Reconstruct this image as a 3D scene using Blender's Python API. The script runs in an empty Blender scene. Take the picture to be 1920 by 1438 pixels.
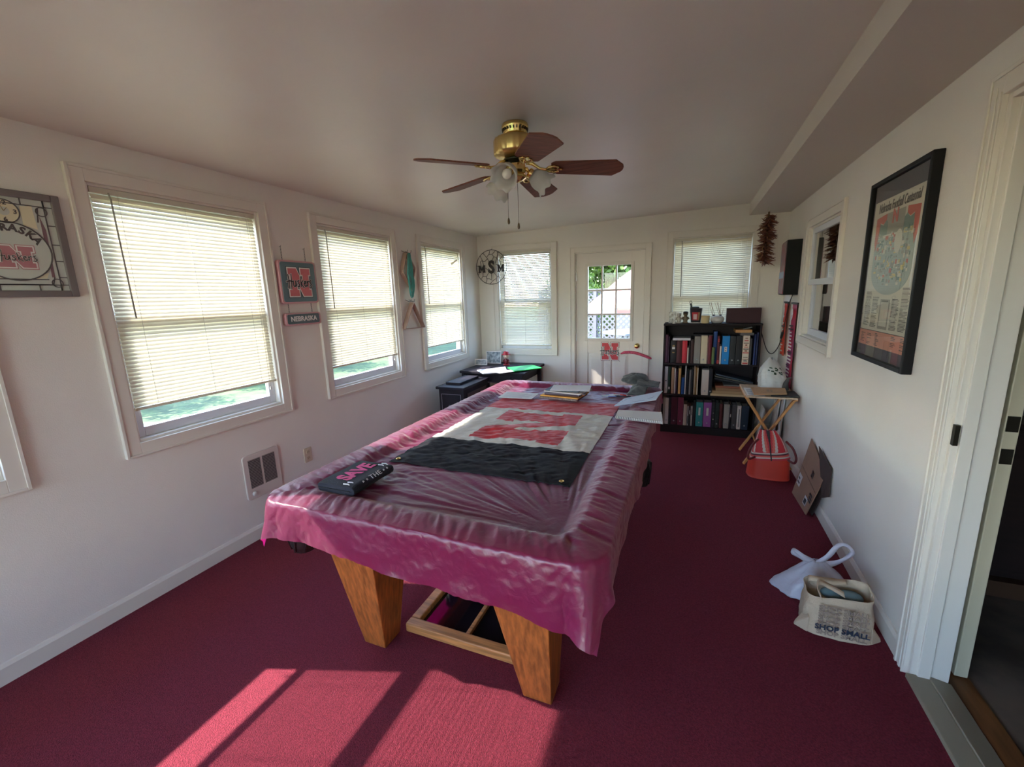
import bpy, bmesh, math, random
from mathutils import Vector, Matrix, noise as mnoise
PI = math.pi
random.seed(7)
scene = bpy.context.scene
SUN, SKY, EXPO = 5.0, .50, 2.3
C = scene.collection

# ------------------------------------------------------------------ helpers
def lin(c):
    return c/12.92 if c <= .04045 else ((c+.055)/1.055)**2.4
def rgb(r, g, b):
    return (lin(r/255), lin(g/255), lin(b/255), 1)
def set_in(n, name, v):
    if name in n.inputs: n.inputs[name].default_value = v
MATS = {}
def mat(name, col, rough=.6, metal=0, var=0, vscale=8, stretch=(1,1,1), bump=0, bscale=60, trans=0, sheen=0, coat=0, spec=.5, rough2=None, col2=None, alpha=1, coord='Object'):
    """Principled material with optional noise colour variation, bump and translucency."""
    if name in MATS: return MATS[name]
    m = bpy.data.materials.new(name); m.use_nodes = True
    nt = m.node_tree; N = nt.nodes; L = nt.links
    p = N['Principled BSDF']; out = N['Material Output']
    p.inputs['Base Color'].default_value = col
    p.inputs['Roughness'].default_value = rough; p.inputs['Metallic'].default_value = metal
    set_in(p, 'Specular IOR Level', spec); set_in(p, 'Sheen Weight', sheen); set_in(p, 'Coat Weight', coat)
    p.inputs['Alpha'].default_value = alpha
    colsock = None
    if var or bump:
        tc = N.new('ShaderNodeTexCoord'); mp = N.new('ShaderNodeMapping'); mp.inputs['Scale'].default_value = stretch
        L.new(tc.outputs[coord], mp.inputs['Vector'])
    if var:
        nz = N.new('ShaderNodeTexNoise'); nz.inputs['Scale'].default_value = vscale; nz.inputs['Detail'].default_value = 6
        L.new(mp.outputs[0], nz.inputs['Vector'])
        mx = N.new('ShaderNodeMix'); mx.data_type = 'RGBA'
        c2 = col2 or tuple(max(0, c*(1-var)) for c in col[:3])+(1,)
        c1 = col if col2 else tuple(min(1, c*(1+var*.6)) for c in col[:3])+(1,)
        mx.inputs[6].default_value = c1; mx.inputs[7].default_value = c2
        rp = N.new('ShaderNodeMapRange'); rp.inputs[1].default_value = .35; rp.inputs[2].default_value = .65
        L.new(nz.outputs['Fac'], rp.inputs[0]); L.new(rp.outputs[0], mx.inputs[0])
        L.new(mx.outputs[2], p.inputs['Base Color']); colsock = mx.outputs[2]
    bn = None
    if bump:
        nb = N.new('ShaderNodeTexNoise'); nb.inputs['Scale'].default_value = bscale; nb.inputs['Detail'].default_value = 4
        L.new(mp.outputs[0], nb.inputs['Vector'])
        bn = N.new('ShaderNodeBump'); bn.inputs['Strength'].default_value = bump; bn.inputs['Distance'].default_value = .01
        L.new(nb.outputs['Fac'], bn.inputs['Height']); L.new(bn.outputs[0], p.inputs['Normal'])
    if trans:
        tr = N.new('ShaderNodeBsdfTranslucent'); tr.inputs['Color'].default_value = col
        if colsock: L.new(colsock, tr.inputs['Color'])
        if bn: L.new(bn.outputs[0], tr.inputs['Normal'])
        ms = N.new('ShaderNodeMixShader'); ms.inputs[0].default_value = trans
        L.new(p.outputs[0], ms.inputs[1]); L.new(tr.outputs[0], ms.inputs[2]); L.new(ms.outputs[0], out.inputs['Surface'])
    MATS[name] = m
    return m
def glass_mat(name, tint=(1,1,1,1), gloss=1.0, rough=0):
    m = bpy.data.materials.new(name); m.use_nodes = True
    nt = m.node_tree; N = nt.nodes; L = nt.links; N.remove(N['Principled BSDF'])
    t = N.new('ShaderNodeBsdfTransparent'); t.inputs[0].default_value = tint
    g = N.new('ShaderNodeBsdfGlossy'); g.inputs['Roughness'].default_value = rough
    f = N.new('ShaderNodeFresnel'); f.inputs[0].default_value = 1.5
    mu = N.new('ShaderNodeMath'); mu.operation = 'MULTIPLY'; mu.inputs[1].default_value = gloss; mu.use_clamp = True
    ms = N.new('ShaderNodeMixShader'); ge = N.new('ShaderNodeNewGeometry'); sb = N.new('ShaderNodeMath'); sb.operation = 'SUBTRACT'; sb.inputs[0].default_value = 1; m2 = N.new('ShaderNodeMath'); m2.operation = 'MULTIPLY'
    L.new(ge.outputs['Backfacing'], sb.inputs[1]); L.new(f.outputs[0], m2.inputs[0]); L.new(sb.outputs[0], m2.inputs[1]); L.new(m2.outputs[0], mu.inputs[0]); L.new(mu.outputs[0], ms.inputs[0]); L.new(t.outputs[0], ms.inputs[1]); L.new(g.outputs[0], ms.inputs[2])
    L.new(ms.outputs[0], N['Material Output'].inputs['Surface'])
    return m

WM = {}                                   # world matrices of the empties we parent to
def W(o): return WM.get(o.name, Matrix.Identity(4)) if o else Matrix.Identity(4)

class MB:
    """Collects shapes (authored in world space, through matrix m) and links them as one mesh object."""
    def __init__(s, m=None): s.v = []; s.f = []; s.mi = []; s.sm = []; s.m = m or Matrix.Identity(4)
    def add(s, vs, fs, k=0, smooth=False):
        b = len(s.v); s.v += [s.m @ Vector(v) for v in vs]
        for f in fs: s.f.append([b+i for i in f]); s.mi.append(k); s.sm.append(smooth)
        return s
    def box(s, a, b, k=0):
        x0,y0,z0 = [min(p,q) for p,q in zip(a,b)]; x1,y1,z1 = [max(p,q) for p,q in zip(a,b)]
        return s.add([(x0,y0,z0),(x1,y0,z0),(x1,y1,z0),(x0,y1,z0),(x0,y0,z1),(x1,y0,z1),(x1,y1,z1),(x0,y1,z1)],
              [(0,3,2,1),(4,5,6,7),(0,1,5,4),(1,2,6,5),(2,3,7,6),(3,0,4,7)], k)
    def prism(s, pts, z0, z1, k=0, smooth=False):
        n = len(pts)
        return s.add([(x,y,z0) for x,y in pts]+[(x,y,z1) for x,y in pts],
              [list(range(n))[::-1], list(range(n,2*n))]+[(i,(i+1)%n,n+(i+1)%n,n+i) for i in range(n)], k, smooth)
    def hull8(s, lo, hi, k=0):            # two quads (lists of four points) joined
        return s.add(list(lo)+list(hi), [(0,3,2,1),(4,5,6,7),(0,1,5,4),(1,2,6,5),(2,3,7,6),(3,0,4,7)], k)
    def tube(s, pts, r, n=8, k=0, cap=True, smooth=True):
        pts = [Vector(p) for p in pts]; rs = r if isinstance(r, (list,tuple)) else [r]*len(pts)
        vs = []; fs = []; up = None
        for i,p in enumerate(pts):
            d = (pts[min(i+1,len(pts)-1)]-pts[max(i-1,0)])
            d = d.normalized() if d.length > 1e-9 else Vector((0,0,1))
            if up is None:
                up = Vector((0,0,1)) if abs(d.z) < .9 else Vector((1,0,0))
            a = d.cross(up)
            if a.length < 1e-6: a = d.cross(Vector((0,1,0)))
            a.normalize(); b = d.cross(a).normalized(); up = a.cross(d)
            for j in range(n):
                t = 2*PI*j/n; vs.append(p+(a*math.cos(t)+b*math.sin(t))*rs[i])
        for i in range(len(pts)-1):
            for j in range(n): fs.append((i*n+j, i*n+(j+1)%n, (i+1)*n+(j+1)%n, (i+1)*n+j))
        if cap: fs.append(list(range(n))[::-1]); fs.append([(len(pts)-1)*n+j for j in range(n)])
        return s.add(vs, fs, k, smooth)
    def bar(s, p, q, w, h, k=0, up=(0,0,1)):
        p = Vector(p); q = Vector(q); d = (q-p).normalized(); u = Vector(up); a = d.cross(u)
        if a.length < 1e-6: a = d.cross(Vector((1,0,0)))
        a.normalize(); b = a.cross(d).normalized(); a *= w/2; b *= h/2
        return s.hull8([p-a-b,p+a-b,p+a+b,p-a+b],[q-a-b,q+a-b,q+a+b,q-a+b], k)
    def lathe(s, prof, c=(0,0,0), n=32, k=0, axis=None, smooth=True, flute=0, nf=0):
        vs = []; fs = []; c = Vector(c)
        R = Matrix.Identity(3) if axis is None else Vector((0,0,1)).rotation_difference(Vector(axis)).to_matrix()
        for r,z in prof:
            for j in range(n):
                t = 2*PI*j/n; rr = r*(1+flute*math.cos(nf*t)); vs.append(c+R@Vector((rr*math.cos(t), rr*math.sin(t), z)))
        for i in range(len(prof)-1):
            for j in range(n): fs.append((i*n+j, i*n+(j+1)%n, (i+1)*n+(j+1)%n, (i+1)*n+j))
        if prof[0][0] > 1e-4: fs.append(list(range(n))[::-1])
        if prof[-1][0] > 1e-4: fs.append([(len(prof)-1)*n+j for j in range(n)])
        return s.add(vs, fs, k, smooth)
    def ball(s, c, r, k=0, n=16, sc=(1,1,1)):
        prof = [(max(1e-5, math.sin(PI*i/n)), -math.cos(PI*i/n)) for i in range(n+1)]
        vs = []; fs = []; c = Vector(c)
        for a,z in prof:
            for j in range(n):
                t = 2*PI*j/n; vs.append(c+Vector((a*math.cos(t)*r*sc[0], a*math.sin(t)*r*sc[1], z*r*sc[2])))
        for i in range(n):
            for j in range(n): fs.append((i*n+j, i*n+(j+1)%n, (i+1)*n+(j+1)%n, (i+1)*n+j))
        return s.add(vs, fs, k, True)
    def grid(s, fn, nu, nv, k=0, smooth=True, kf=None):
        b = len(s.v)
        for i in range(nu+1):
            for j in range(nv+1): s.v.append(s.m @ Vector(fn(i/nu, j/nv)))
        for i in range(nu):
            for j in range(nv):
                a = b+i*(nv+1)+j
                s.f.append([a, a+nv+1, a+nv+2, a+1]); s.mi.append(kf((i+.5)/nu,(j+.5)/nv) if kf else k); s.sm.append(smooth)
        return s
    def text(s, txt, size, m, k=0, depth=.001, offset=0, shear=0, align='CENTER', sx=1, spacing=1):
        cu = bpy.data.curves.new('t', 'FONT'); cu.body = txt; cu.size = size; cu.extrude = depth; cu.offset = offset
        cu.shear = shear; cu.align_x = align; cu.align_y = 'CENTER'; cu.space_character = spacing; cu.resolution_u = 3
        o = bpy.data.objects.new('t', cu); C.objects.link(o); bpy.context.view_layer.update()
        me = o.to_mesh(); mm = m @ Matrix.Diagonal((sx,1,1,1))
        s.add([mm @ v.co for v in me.vertices], [list(p.vertices) for p in me.polygons], k)
        o.to_mesh_clear(); bpy.data.objects.remove(o); bpy.data.curves.remove(cu)
        return s
    def build(s, name, mats, parent=None, bevel=0, seg=2, solid=0, subsurf=0, merge=False, fixn=False, smooth_angle=None):
        mats = mats if isinstance(mats, (list,tuple)) else [mats]
        lo = [min(v[i] for v in s.v) for i in range(3)]; hi = [max(v[i] for v in s.v) for i in range(3)]
        if parent: org = Vector([(a+b)/2 for a,b in zip(lo,hi)])
        else: org = Vector(((lo[0]+hi[0])/2, (lo[1]+hi[1])/2, lo[2]))
        Pm = W(parent); Pi = Pm.inverted(); R = Pi.to_3x3()
        me = bpy.data.meshes.new(name)
        me.from_pydata([R @ (v-org) for v in s.v], [], s.f)
        for m in mats: me.materials.append(m)
        me.polygons.foreach_set('material_index', s.mi); me.polygons.foreach_set('use_smooth', s.sm)
        if merge or fixn:
            bm = bmesh.new(); bm.from_mesh(me)
            if merge: bmesh.ops.remove_doubles(bm, verts=bm.verts, dist=1e-5)
            if fixn: bmesh.ops.recalc_face_normals(bm, faces=bm.faces)
            bm.to_mesh(me); bm.free()
        me.update()
        o = bpy.data.objects.new(name, me); C.objects.link(o)
        o.location = Pi @ org
        if parent: o.parent = parent
        WM[o.name] = Pm @ Matrix.Translation(Pi @ org)
        if solid:
            md = o.modifiers.new('solid', 'SOLIDIFY'); md.thickness = solid; md.offset = 0
        if bevel:
            md = o.modifiers.new('bevel', 'BEVEL'); md.width = bevel; md.segments = seg; md.limit_method = 'ANGLE'; md.angle_limit = .6
        if subsurf:
            md = o.modifiers.new('sub', 'SUBSURF'); md.levels = subsurf; md.render_levels = subsurf
        return o
def tag(o, label=None, cat=None, group=None, kind=None):
    if label: o['label'] = label
    if cat: o['category'] = cat
    if group: o['group'] = group
    if kind: o['kind'] = kind
    return o
def thing(name, label, cat, loc=(0,0,0), rz=0, group=None):
    o = bpy.data.objects.new(name, None); o.empty_display_size = .05; C.objects.link(o)
    o.location = loc; o.rotation_euler = (0,0,rz)
    WM[o.name] = Matrix.Translation(loc) @ Matrix.Rotation(rz, 4, 'Z')
    return tag(o, label, cat, group)
def basis(o, x, y, z):
    """4x4 with columns x,y,z axes and origin o"""
    m = Matrix.Identity(4)
    for i,a in enumerate((x,y,z)):
        for j in range(3): m[j][i] = a[j]
    for j in range(3): m[j][3] = o[j]
    return m
def on_left(y, z, x=-2.64):  return basis((x,y,z),(0,1,0),(0,0,1),(1,0,0))      # drawing plane on the window wall
def on_back(x, z, y=5.297):  return basis((x,y,z),(1,0,0),(0,0,1),(0,-1,0))
def on_right(y, z, x=.882):  return basis((x,y,z),(0,-1,0),(0,0,1),(-1,0,0))
def fbm(x, y, z=0.0, o=3):
    a = 0; amp = 1
    for i in range(o):
        a += amp*mnoise.noise(Vector((x,y,z+i*7.3))); x *= 2.03; y *= 2.03; amp *= .5
    return a

NPF = [(0,1),(.36,1),(.65,.36),(.65,.76),(.60,.76),(.60,1),(1,1),(1,.76),(.95,.76),(.95,.24),(1,.24),(1,0),(.64,0),(.35,.64),(.35,.24),(.40,.24),(.40,0),(0,0),(0,.24),(.05,.24),(.05,.76),(0,.76)]
NP = [(0,1),(.37,1),(.66,.44),(.66,.78),(.58,.78),(.58,1),(1,1),(1,.78),(.92,.78),(.92,.22),(1,.22),(1,0),(.63,0),(.34,.57),(.34,.22),(.42,.22),(.42,0),(0,0),(0,.22),(.08,.22),(.08,.78),(0,.78)]
def offset_poly(pts, d):
    out = []; n = len(pts)
    for i in range(n):
        p0 = Vector(pts[i-1]); p = Vector(pts[i]); p1 = Vector(pts[(i+1)%n])
        a = (p-p0).normalized(); b = (p1-p).normalized()
        na = Vector((-a.y,a.x)); nb = Vector((-b.y,b.x))           # clockwise polygon: left normal points outwards
        m = na+nb; m = m/max(.35, m.dot(na)) if m.length > 1e-6 else na
        out.append(tuple(p+m*d))
    return out
def n_emblem(mb, m, w, h, ks, depth=.002, script=True, outline=True, ink=3):
    """Block N with outline; ks = material indices (fill, light outline, dark outline)."""
    old = mb.m; mb.m = m
    P = [((x-.5)*w, (y-.5)*h) for x,y in NP]
    if outline:
        mb.prism(offset_poly(P, w*.068), 0, depth*.6, ks[2]); mb.prism(offset_poly(P, w*.045), 0, depth*.9, ks[1])
    mb.prism(P, 0, depth*1.3, ks[0])
    if script:
        mb.m = m @ Matrix.Translation((0,0,depth*1.5))
        husk(mb, w*1.12, h*.42, ink, ks[1])
    mb.m = old
def husk(mb, w, h, ink, halo):
    """The word written across the N as pen strokes."""
    S = [[(0,.0),(.05,.5),(.03,1.15)],[(.12,-.1),(.15,.5),(.16,1.2)],[(-.05,.55),(.08,.62),(.2,.55)],
         [(.22,.62),(.22,.2),(.27,.12),(.31,.3),(.32,.62),(.33,.15)],
         [(.46,.66),(.40,.6),(.42,.42),(.47,.3),(.44,.12),(.38,.16)],
         [(.52,.95),(.53,.5),(.54,.1)],[(.62,.66),(.54,.4),(.64,.02)],
         [(.66,.38),(.73,.45),(.72,.62),(.67,.55),(.67,.25),(.72,.13),(.77,.25)],
         [(.79,.6),(.80,.15)],[(.80,.45),(.84,.62),(.88,.56)],
         [(.98,.72),(.92,.62),(.95,.42),(1.0,.25),(.95,.05),(.88,.1)]]
    for wd,k,z in ((h*.15,halo,0),(h*.085,ink,.0006)):
        for st in S:
            for a,b in zip(st, st[1:]):
                p = Vector(((a[0]-.5)*w,(a[1]-.5)*h)); q = Vector(((b[0]-.5)*w,(b[1]-.5)*h)); d = (q-p).normalized(); n = Vector((-d.y,d.x))*wd/2; e = d*wd*.4
                mb.prism([tuple(p-e+n),tuple(p-e-n),tuple(q+e-n),tuple(q+e+n)], z, z+.0006, k)
# ------------------------------------------------------------------ materials
wallm = mat('wall_paint', rgb(228,222,213), .75, var=.03, vscale=2, bump=.12, bscale=220)
ceilm = mat('ceiling_paint', rgb(222,214,204), .42, var=.05, vscale=1.2, bump=.10, bscale=25)
trimm = mat('trim_paint', rgb(222,215,204), .45)
vinyl = mat('window_vinyl', rgb(214,216,222), .4)
slatm = mat('slat_cream', rgb(228,221,200), .5, trans=.075)
railm = mat('blind_rail', rgb(214,208,190), .4, trans=.1)
cordm = mat('blind_cord', rgb(205,200,188), .7)
wandm = mat('clear_wand', rgb(150,148,140), .25)
glassm = glass_mat('window_glass')
black = mat('black_plastic', rgb(22,22,24), .4)
brass = mat('brass', rgb(232,202,132), .2, metal=1)
steel = mat('steel', rgb(170,170,172), .3, metal=1)
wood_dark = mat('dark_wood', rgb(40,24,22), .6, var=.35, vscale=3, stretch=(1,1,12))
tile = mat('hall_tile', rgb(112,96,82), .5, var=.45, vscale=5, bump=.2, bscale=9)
doorpaint = mat('door_paint', rgb(224,217,207), .4)

def carpet():
    m = mat('carpet', rgb(122,42,56), 1.0, var=.25, vscale=140, bump=.9, bscale=260, sheen=.04, spec=.1)
    return m
carpetm = carpet()

XL, XR, YB, YF = -2.64, .882, 5.297, -2.3
def struct(name, mb, m, parent=None, **k): 
    o = mb.build(name, m, parent, **k)
    o['kind'] = 'structure'
    return o
# floor, ceiling
struct('floor', MB().box((XL-.12,YF-.12,-.12),(XR,YB+.12,0)), carpetm)
def cz(x): return 2.335+.027*(x+2.64)
c = MB(); c.hull8([(XL,YF,cz(XL)),(XR+.12,YF,cz(XR)),(XR+.12,YB,cz(XR)),(XL,YB,cz(XL))],[(XL,YF,2.6),(XR+.12,YF,2.6),(XR+.12,YB,2.6),(XL,YB,2.6)])
struct('ceiling', c, ceilm)
struct('trim_1', MB().box((.512,YF,2.30),(XR,YB,2.43)), mat('soffit_paint', rgb(212,203,192), .6, bump=.1, bscale=25))
# walls with openings
def wall(name, M, L, H, T, holes, m):
    """M maps (u along, v up, w inwards) ; holes (u0,u1,v0,v1)"""
    mb = MB(M); us = sorted(holes); u = L[0]
    for h in us:
        mb.box((u,0,-T),(h[0],H,0))
        if h[2] > 0: mb.box((h[0],0,-T),(h[1],h[2],0))
        mb.box((h[0],h[3],-T),(h[1],H,0)); u = h[1]
    mb.box((u,0,-T),(L[1],H,0))
    return struct(name, mb, m)
ML = basis((XL,0,0),(0,1,0),(0,0,1),(1,0,0)); MBk = basis((0,YB,0),(1,0,0),(0,0,1),(0,-1,0))
MR = basis((XR,0,0),(0,-1,0),(0,0,1),(-1,0,0)); MF = basis((0,YF,0),(-1,0,0),(0,0,1),(0,1,0))
lw = [(-1.47,-.61,.865,2.14),(-.12,.75,.865,2.14),(1.235,2.11,.865,2.14),(2.59,3.47,.865,2.14),(3.955,4.825,.865,2.14)]  # first opening is unseen, added without a blind for extra daylight
wall('wall_left', ML, (YF-.12,YB+.12), 2.5, .12, lw, wallm)
bw = [(-2.36,-1.625,.86,2.13),(-1.34,-.495,0,2.05),(-.215,.575,.86,2.13)]
wall('wall_back', MBk, (XL,XR), 2.5, .12, bw, wallm)
rw = [(-1.965,-1.02,0,2.12),(-4.365,-3.53,1.15,2.03)]
wall('wall_right', MR, (-YB-.12,-YF+.12), 2.5, .12, sorted([(-4.365,-3.53,1.15,2.03),(-1.965,-1.02,0,2.12)]), wallm)
fill_win = [(.3,2.45,.4,2.2)]  # unseen window behind the camera, added to bring in fill daylight
wall('wall_front', MF, (-XR,-XL), 2.5, .12, fill_win, wallm)

def casing(mb, u0, u1, v0, v1, w=.068, t=.018, bottom=True):
    def seg(a, b):
        mb.box(a, b)
    vb = v0-w if bottom else v0
    seg((u0-w,vb,0),(u0,v1+w,t)); seg((u1,vb,0),(u1+w,v1+w,t)); seg((u0,v1,0),(u1,v1+w,t))
    if bottom: seg((u0,v0-w,0),(u1,v0,t))
    e = .014; t2 = t+.006
    seg((u0-w,vb,t),(u0-w+e,v1+w,t2)); seg((u1+w-e,vb,t),(u1+w,v1+w,t2)); seg((u0-w+e,v1+w-e,t),(u1+w-e,v1+w,t2))
    if bottom: seg((u0-w+e,v0-w,t),(u1+w-e,v0-w+e,t2))
def sash(M, name, parent, u0, u1, v0, v1, w0, w1, st, top, bot, glass):
    mb = MB(M); mb.box((u0,v0,w0),(u0+st,v1,w1)); mb.box((u1-st,v0,w0),(u1,v1,w1))
    mb.box((u0+st,v0,w0),(u1-st,v0+bot,w1)); mb.box((u0+st,v1-top,w0),(u1-st,v1,w1))
    s = mb.build(name, vinyl, parent, bevel=.003)
    wm = (w0+w1)/2
    MB(M).box((u0+st,v0+bot,wm-.002),(u1-st,v1-top,wm+.002)).build('pane', glass, s)
def window(n, M, u0, u1, v0, v1, T=.12, glass=None, inset=0, flip=False):
    mb = MB(M); casing(mb, u0, u1, v0, v1)
    j = .014
    mb.box((u0,v0,-T),(u0+j,v1,0)); mb.box((u1-j,v0,-T),(u1,v1,0)); mb.box((u0+j,v1-j,-T),(u1-j,v1,0)); mb.box((u0+j,v0,-T),(u1-j,v0+j,0))
    o = struct('window_%d'%n, mb, trimm, bevel=.002)
    a0,a1,b0,b1 = u0+j,u1-j,v0+j,v1-j; mid = (b0+b1)/2
    g = glass or glassm
    wu,wl = ((-.100,-.070),(-.068,-.038)) if not flip else ((-.036,-.010),(-.068,-.040))
    sash(M, 'upper_sash', o, a0, a1, mid-.02, b1, wu[0], wu[1], .042, .042, .045, g)
    sash(M, 'lower_sash', o, a0, a1, b0, mid+.025, wl[0], wl[1], .045, .045, .052, g)
    return o
wins = []
for i,h in enumerate(lw): wins.append(window(i+1, ML, *h))
window(6, MBk, *bw[0]); window(7, MBk, *bw[2]); window(8, MF, *fill_win[0])  # the front wall unit is the added daylight window, out of view
# the inside window on the right wall opens on the next room; a plain two-sash unit set deep in its casing
darkglass = glass_mat('inside_window_glass', gloss=2.4)
window(9, MR, -4.365, -3.53, 1.15, 2.03, glass=darkglass, flip=True)
def blind(M, u0, u1, v1, v0, tilt, label, wand=True, group='cream mini blinds on the windows', rev=False, bent=False, zc=-.014):
    c = M @ Vector(((u0+u1)/2, v0, zc))
    t = thing('window_blind', label, 'blind', c, 0, group)
    MB(M).box((u0,v1-.026,zc-.013),(u1,v1,zc+.013)).build('head_rail', railm, t, bevel=.002)
    mb = MB(M); p = .0205; n = int((v1-.03-v0-.012)/p); a = math.radians(tilt); w = .0255
    for i in range(n):
        z = v1-.040-i*p; rows = []
        for q in (-1,-.5,0,.5,1):
            bow = .0018*(1-q*q)
            rows.append((math.sin(a)*(-q)*w/2+bow*math.cos(a), zc+math.cos(a)*q*w/2+bow*math.sin(a)))
        jit = .0006*math.sin(i*1.7)
        vs = []
        for (dv,ww) in rows: vs += [(u0+.004, z+dv+jit, ww), ((u0+u1)/2, z+dv-jit*.5, ww), (u1-.004, z+dv-jit, ww)]
        fs = []
        for r in range(4):
            for c_ in range(2): fs.append((r*3+c_, r*3+c_+1, r*3+c_+4, r*3+c_+3))
        mb.add(vs, fs, 0, True)
    if bent:
        z = v1-.13; mb.add([(u1-.24,z-.035,zc+.018),(u1-.22,z-.058,zc+.02),(u1-.07,z+.004,zc+.012),(u1-.075,z+.022,zc+.01)],[(0,1,2,3)])
    mb.build('slats', slatm, t)
    MB(M).box((u0+.002,v0,zc-.012),(u1-.002,v0+.016,zc+.012)).build('bottom_rail', railm, t, bevel=.003)
    mb = MB(M)
    for k in (.13,.5,.87):
        u = u0+(u1-u0)*k
        for s in (-.0125,.0125): mb.tube([(u,v1-.02,zc+s),(u,v0+.01,zc+s)], .0009, 4)
    mb.build('ladder_cord', cordm, t)
    uw = u0+.07 if not rev else u1-.07
    if wand: MB(M).tube([(uw,v1-.02,zc+.018),(uw+.004,v1-.05,zc+.022),(uw+.01,v1-.62,zc+.024)], .004, 6).build('tilt_wand', wandm, t)
    uc = u1-.06
    MB(M).tube([(uc,v1-.02,zc+.016),(uc+.004,v1-.5,zc+.018),(uc,v0-.05,zc+.02)], .0012, 5).tube([(uc+.014,v1-.02,zc+.016),(uc+.018,v1-.5,zc+.018),(uc+.016,v0-.09,zc+.02)], .0012, 5).lathe([(.002,0),(.005,-.004),(.004,-.02),(.001,-.024)], (uc,v0-.05,zc+.02), 8, axis=(0,-1,0)).build('lift_cord', cordm, t)
    return t
T65 = 61
blind(ML, -.102,.732, 2.124, 1.03, T65, 'cream mini blind cut off at the left edge of the photo')
blind(ML, 1.253,2.092, 2.124, 1.03, T65, 'largest looking cream mini blind, between stained glass clock and team sign')
blind(ML, 2.608,3.452, 2.124, 1.03, T65, 'cream mini blind between the hanging team sign and the wooden ball racks')
blind(ML, 3.973,4.807, 2.124, 1.03, T65, 'cream mini blind with a bent slat, nearest the far corner on the window wall', bent=True)
blind(MBk, -2.342,-1.643, 2.114, .915, 44, 'mini blind with blue sky between its upper slats, left of the back door')
blind(MBk, -.197,.557, 2.114, .93, 62, 'cream mini blind on the window above the bookcase')

# back door
def build_door():
    mb = MB(MBk)
    casing(mb, -1.33, -.503, 0, 2.045, w=.062, bottom=False)
    mb.box((-1.34,0,-.12),(-1.322,2.05,0)); mb.box((-.511,0,-.12),(-.495,2.05,0)); mb.box((-1.322,2.034,-.12),(-.511,2.05,0))
    fr = struct('trim_2', mb, trimm, bevel=.002)
    # slab with glazed opening and two tall recessed panels
    x0,x1,z1 = -1.319,-.514,2.03; g = (-1.175,-.662,1.02,1.88)
    mb = MB(MBk); w0,w1 = -.06,-.016
    mb.box((x0,.012,w0),(g[0],z1,w1)); mb.box((g[1],.012,w0),(x1,z1,w1)); mb.box((g[0],g[3],w0),(g[1],z1,w1)); mb.box((g[0],.84,w0),(g[1],g[2],w1))
    # lower zone: rails with panels
    ps = [(-1.175,-.955),(-.885,-.665)]
    mb.box((g[0],.012,w0),(g[1],.26,w1)); mb.box((ps[0][1],.26,w0),(ps[1][0],.84,w1))
    mb.box((g[0],.26,w0+.004),(g[1],.84,w1-.012))
    for a,b in ps:
        lo = [(a+.012,.272,w1-.012),(b-.012,.272,w1-.012),(b-.012,.828,w1-.012),(a+.012,.828,w1-.012)]
        hi = [(a+.045,.305,w1-.002),(b-.045,.305,w1-.002),(b-.045,.795,w1-.002),(a+.045,.795,w1-.002)]
        mb.hull8(lo, hi)
    d = struct('door_1', mb, doorpaint, bevel=.002)
    mb = MB(MBk)
    for a,b in (((-1.208,.983),(-1.172,1.915)),((-.667,.983),(-.631,1.915))): mb.box((a[0],a[1],w1),(b[0],b[1],w1+.012))
    mb.box((-1.172,1.879,w1),(-.667,1.915,w1+.012)); mb.box((-1.172,.983,w1),(-.667,1.019,w1+.012))
    mb.build('glazing_frame', trimm, d, bevel=.004)
    mb = MB(MBk)
    for k in (1,2):
        u = -1.172+k*.505/3; mb.box((u-.009,1.02,-.045),(u+.009,1.88,w1+.004))
        v = 1.02+k*.86/3; mb.box((-1.172,v-.009,-.0455),(-.667,v+.009,w1+.0035))
    mb.build('muntin', trimm, d)
    MB(MBk).box((-1.175,1.02,-.042),(-.662,1.88,-.038)).build('pane', glassm, d)
    kb = MB().lathe([(.028,0),(.030,.004),(.012,.010),(.011,.030),(.024,.040),(.029,.052),(.026,.062),(.012,.068),(.0001,.069)], (-.577,5.297+.016,.931), 24, axis=(0,-1,0)).build('door_knob', brass, d)
    for z in (1.76,1.02,.25): MB(MBk).box((-1.328,z-.045,w1-.002),(-1.312,z+.045,w1+.004)).build('hinge', steel, d)
build_door()

# doorway to the next room on the right
mb = MB(MR); casing(mb, -1.965, -1.02, 0, 2.12, w=.070, t=.016, bottom=False)
mb.box((-1.972,0,.016),(-1.965,2.13,.022)); mb.box((-2.005,0,.016),(-1.990,2.15,.020))
mb.box((-1.965,0,-.12),(-1.947,2.12,0)); mb.box((-1.038,0,-.12),(-1.02,2.12,0)); mb.box((-1.947,2.102,-.12),(-1.038,2.12,0))
mb.box((-1.947,0,-.06),(-1.937,2.102,-.02))
struct('trim_3', mb, trimm, bevel=.002)
st = MB().box((.880,1.930,.985),(.893,1.948,1.06)); 
o = st.build('strike_plate', mat('aged_bronze', rgb(48,44,36), .5, metal=.6)); tag(o, 'dark latch strike plate screwed to the painted doorway jamb', 'strike plate')
mb = MB().box((.868,1.02,-.01),(.94,1.947,.018)); mb.hull8([(.94,1.02,-.01),(1.01,1.02,-.01),(1.01,1.947,-.01),(.94,1.947,-.01)],[(.94,1.02,.026),(1.01,1.02,.012),(1.01,1.947,.012),(.94,1.947,.026)])
struct('trim_4', mb, mat('threshold', rgb(150,140,120), .45), bevel=.003)
# open inner door beyond the jamb
t = thing('open_door', 'cream painted door standing open past the right doorway, edge towards the room', 'door', (1.045,2.4,0))
MB().box((1.040,2.0,.012),(1.082,2.66,2.05)).build('door_slab', mat('door_cream', rgb(196,186,160), .45), t, bevel=.003)
bz = mat('aged_bronze', rgb(48,44,36), .5, metal=.6)
for z in (1.06,.94): MB().box((1.044,1.996,z-.028),(1.076,2.001,z+.028)).build('latch_plate', bz, t)
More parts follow.
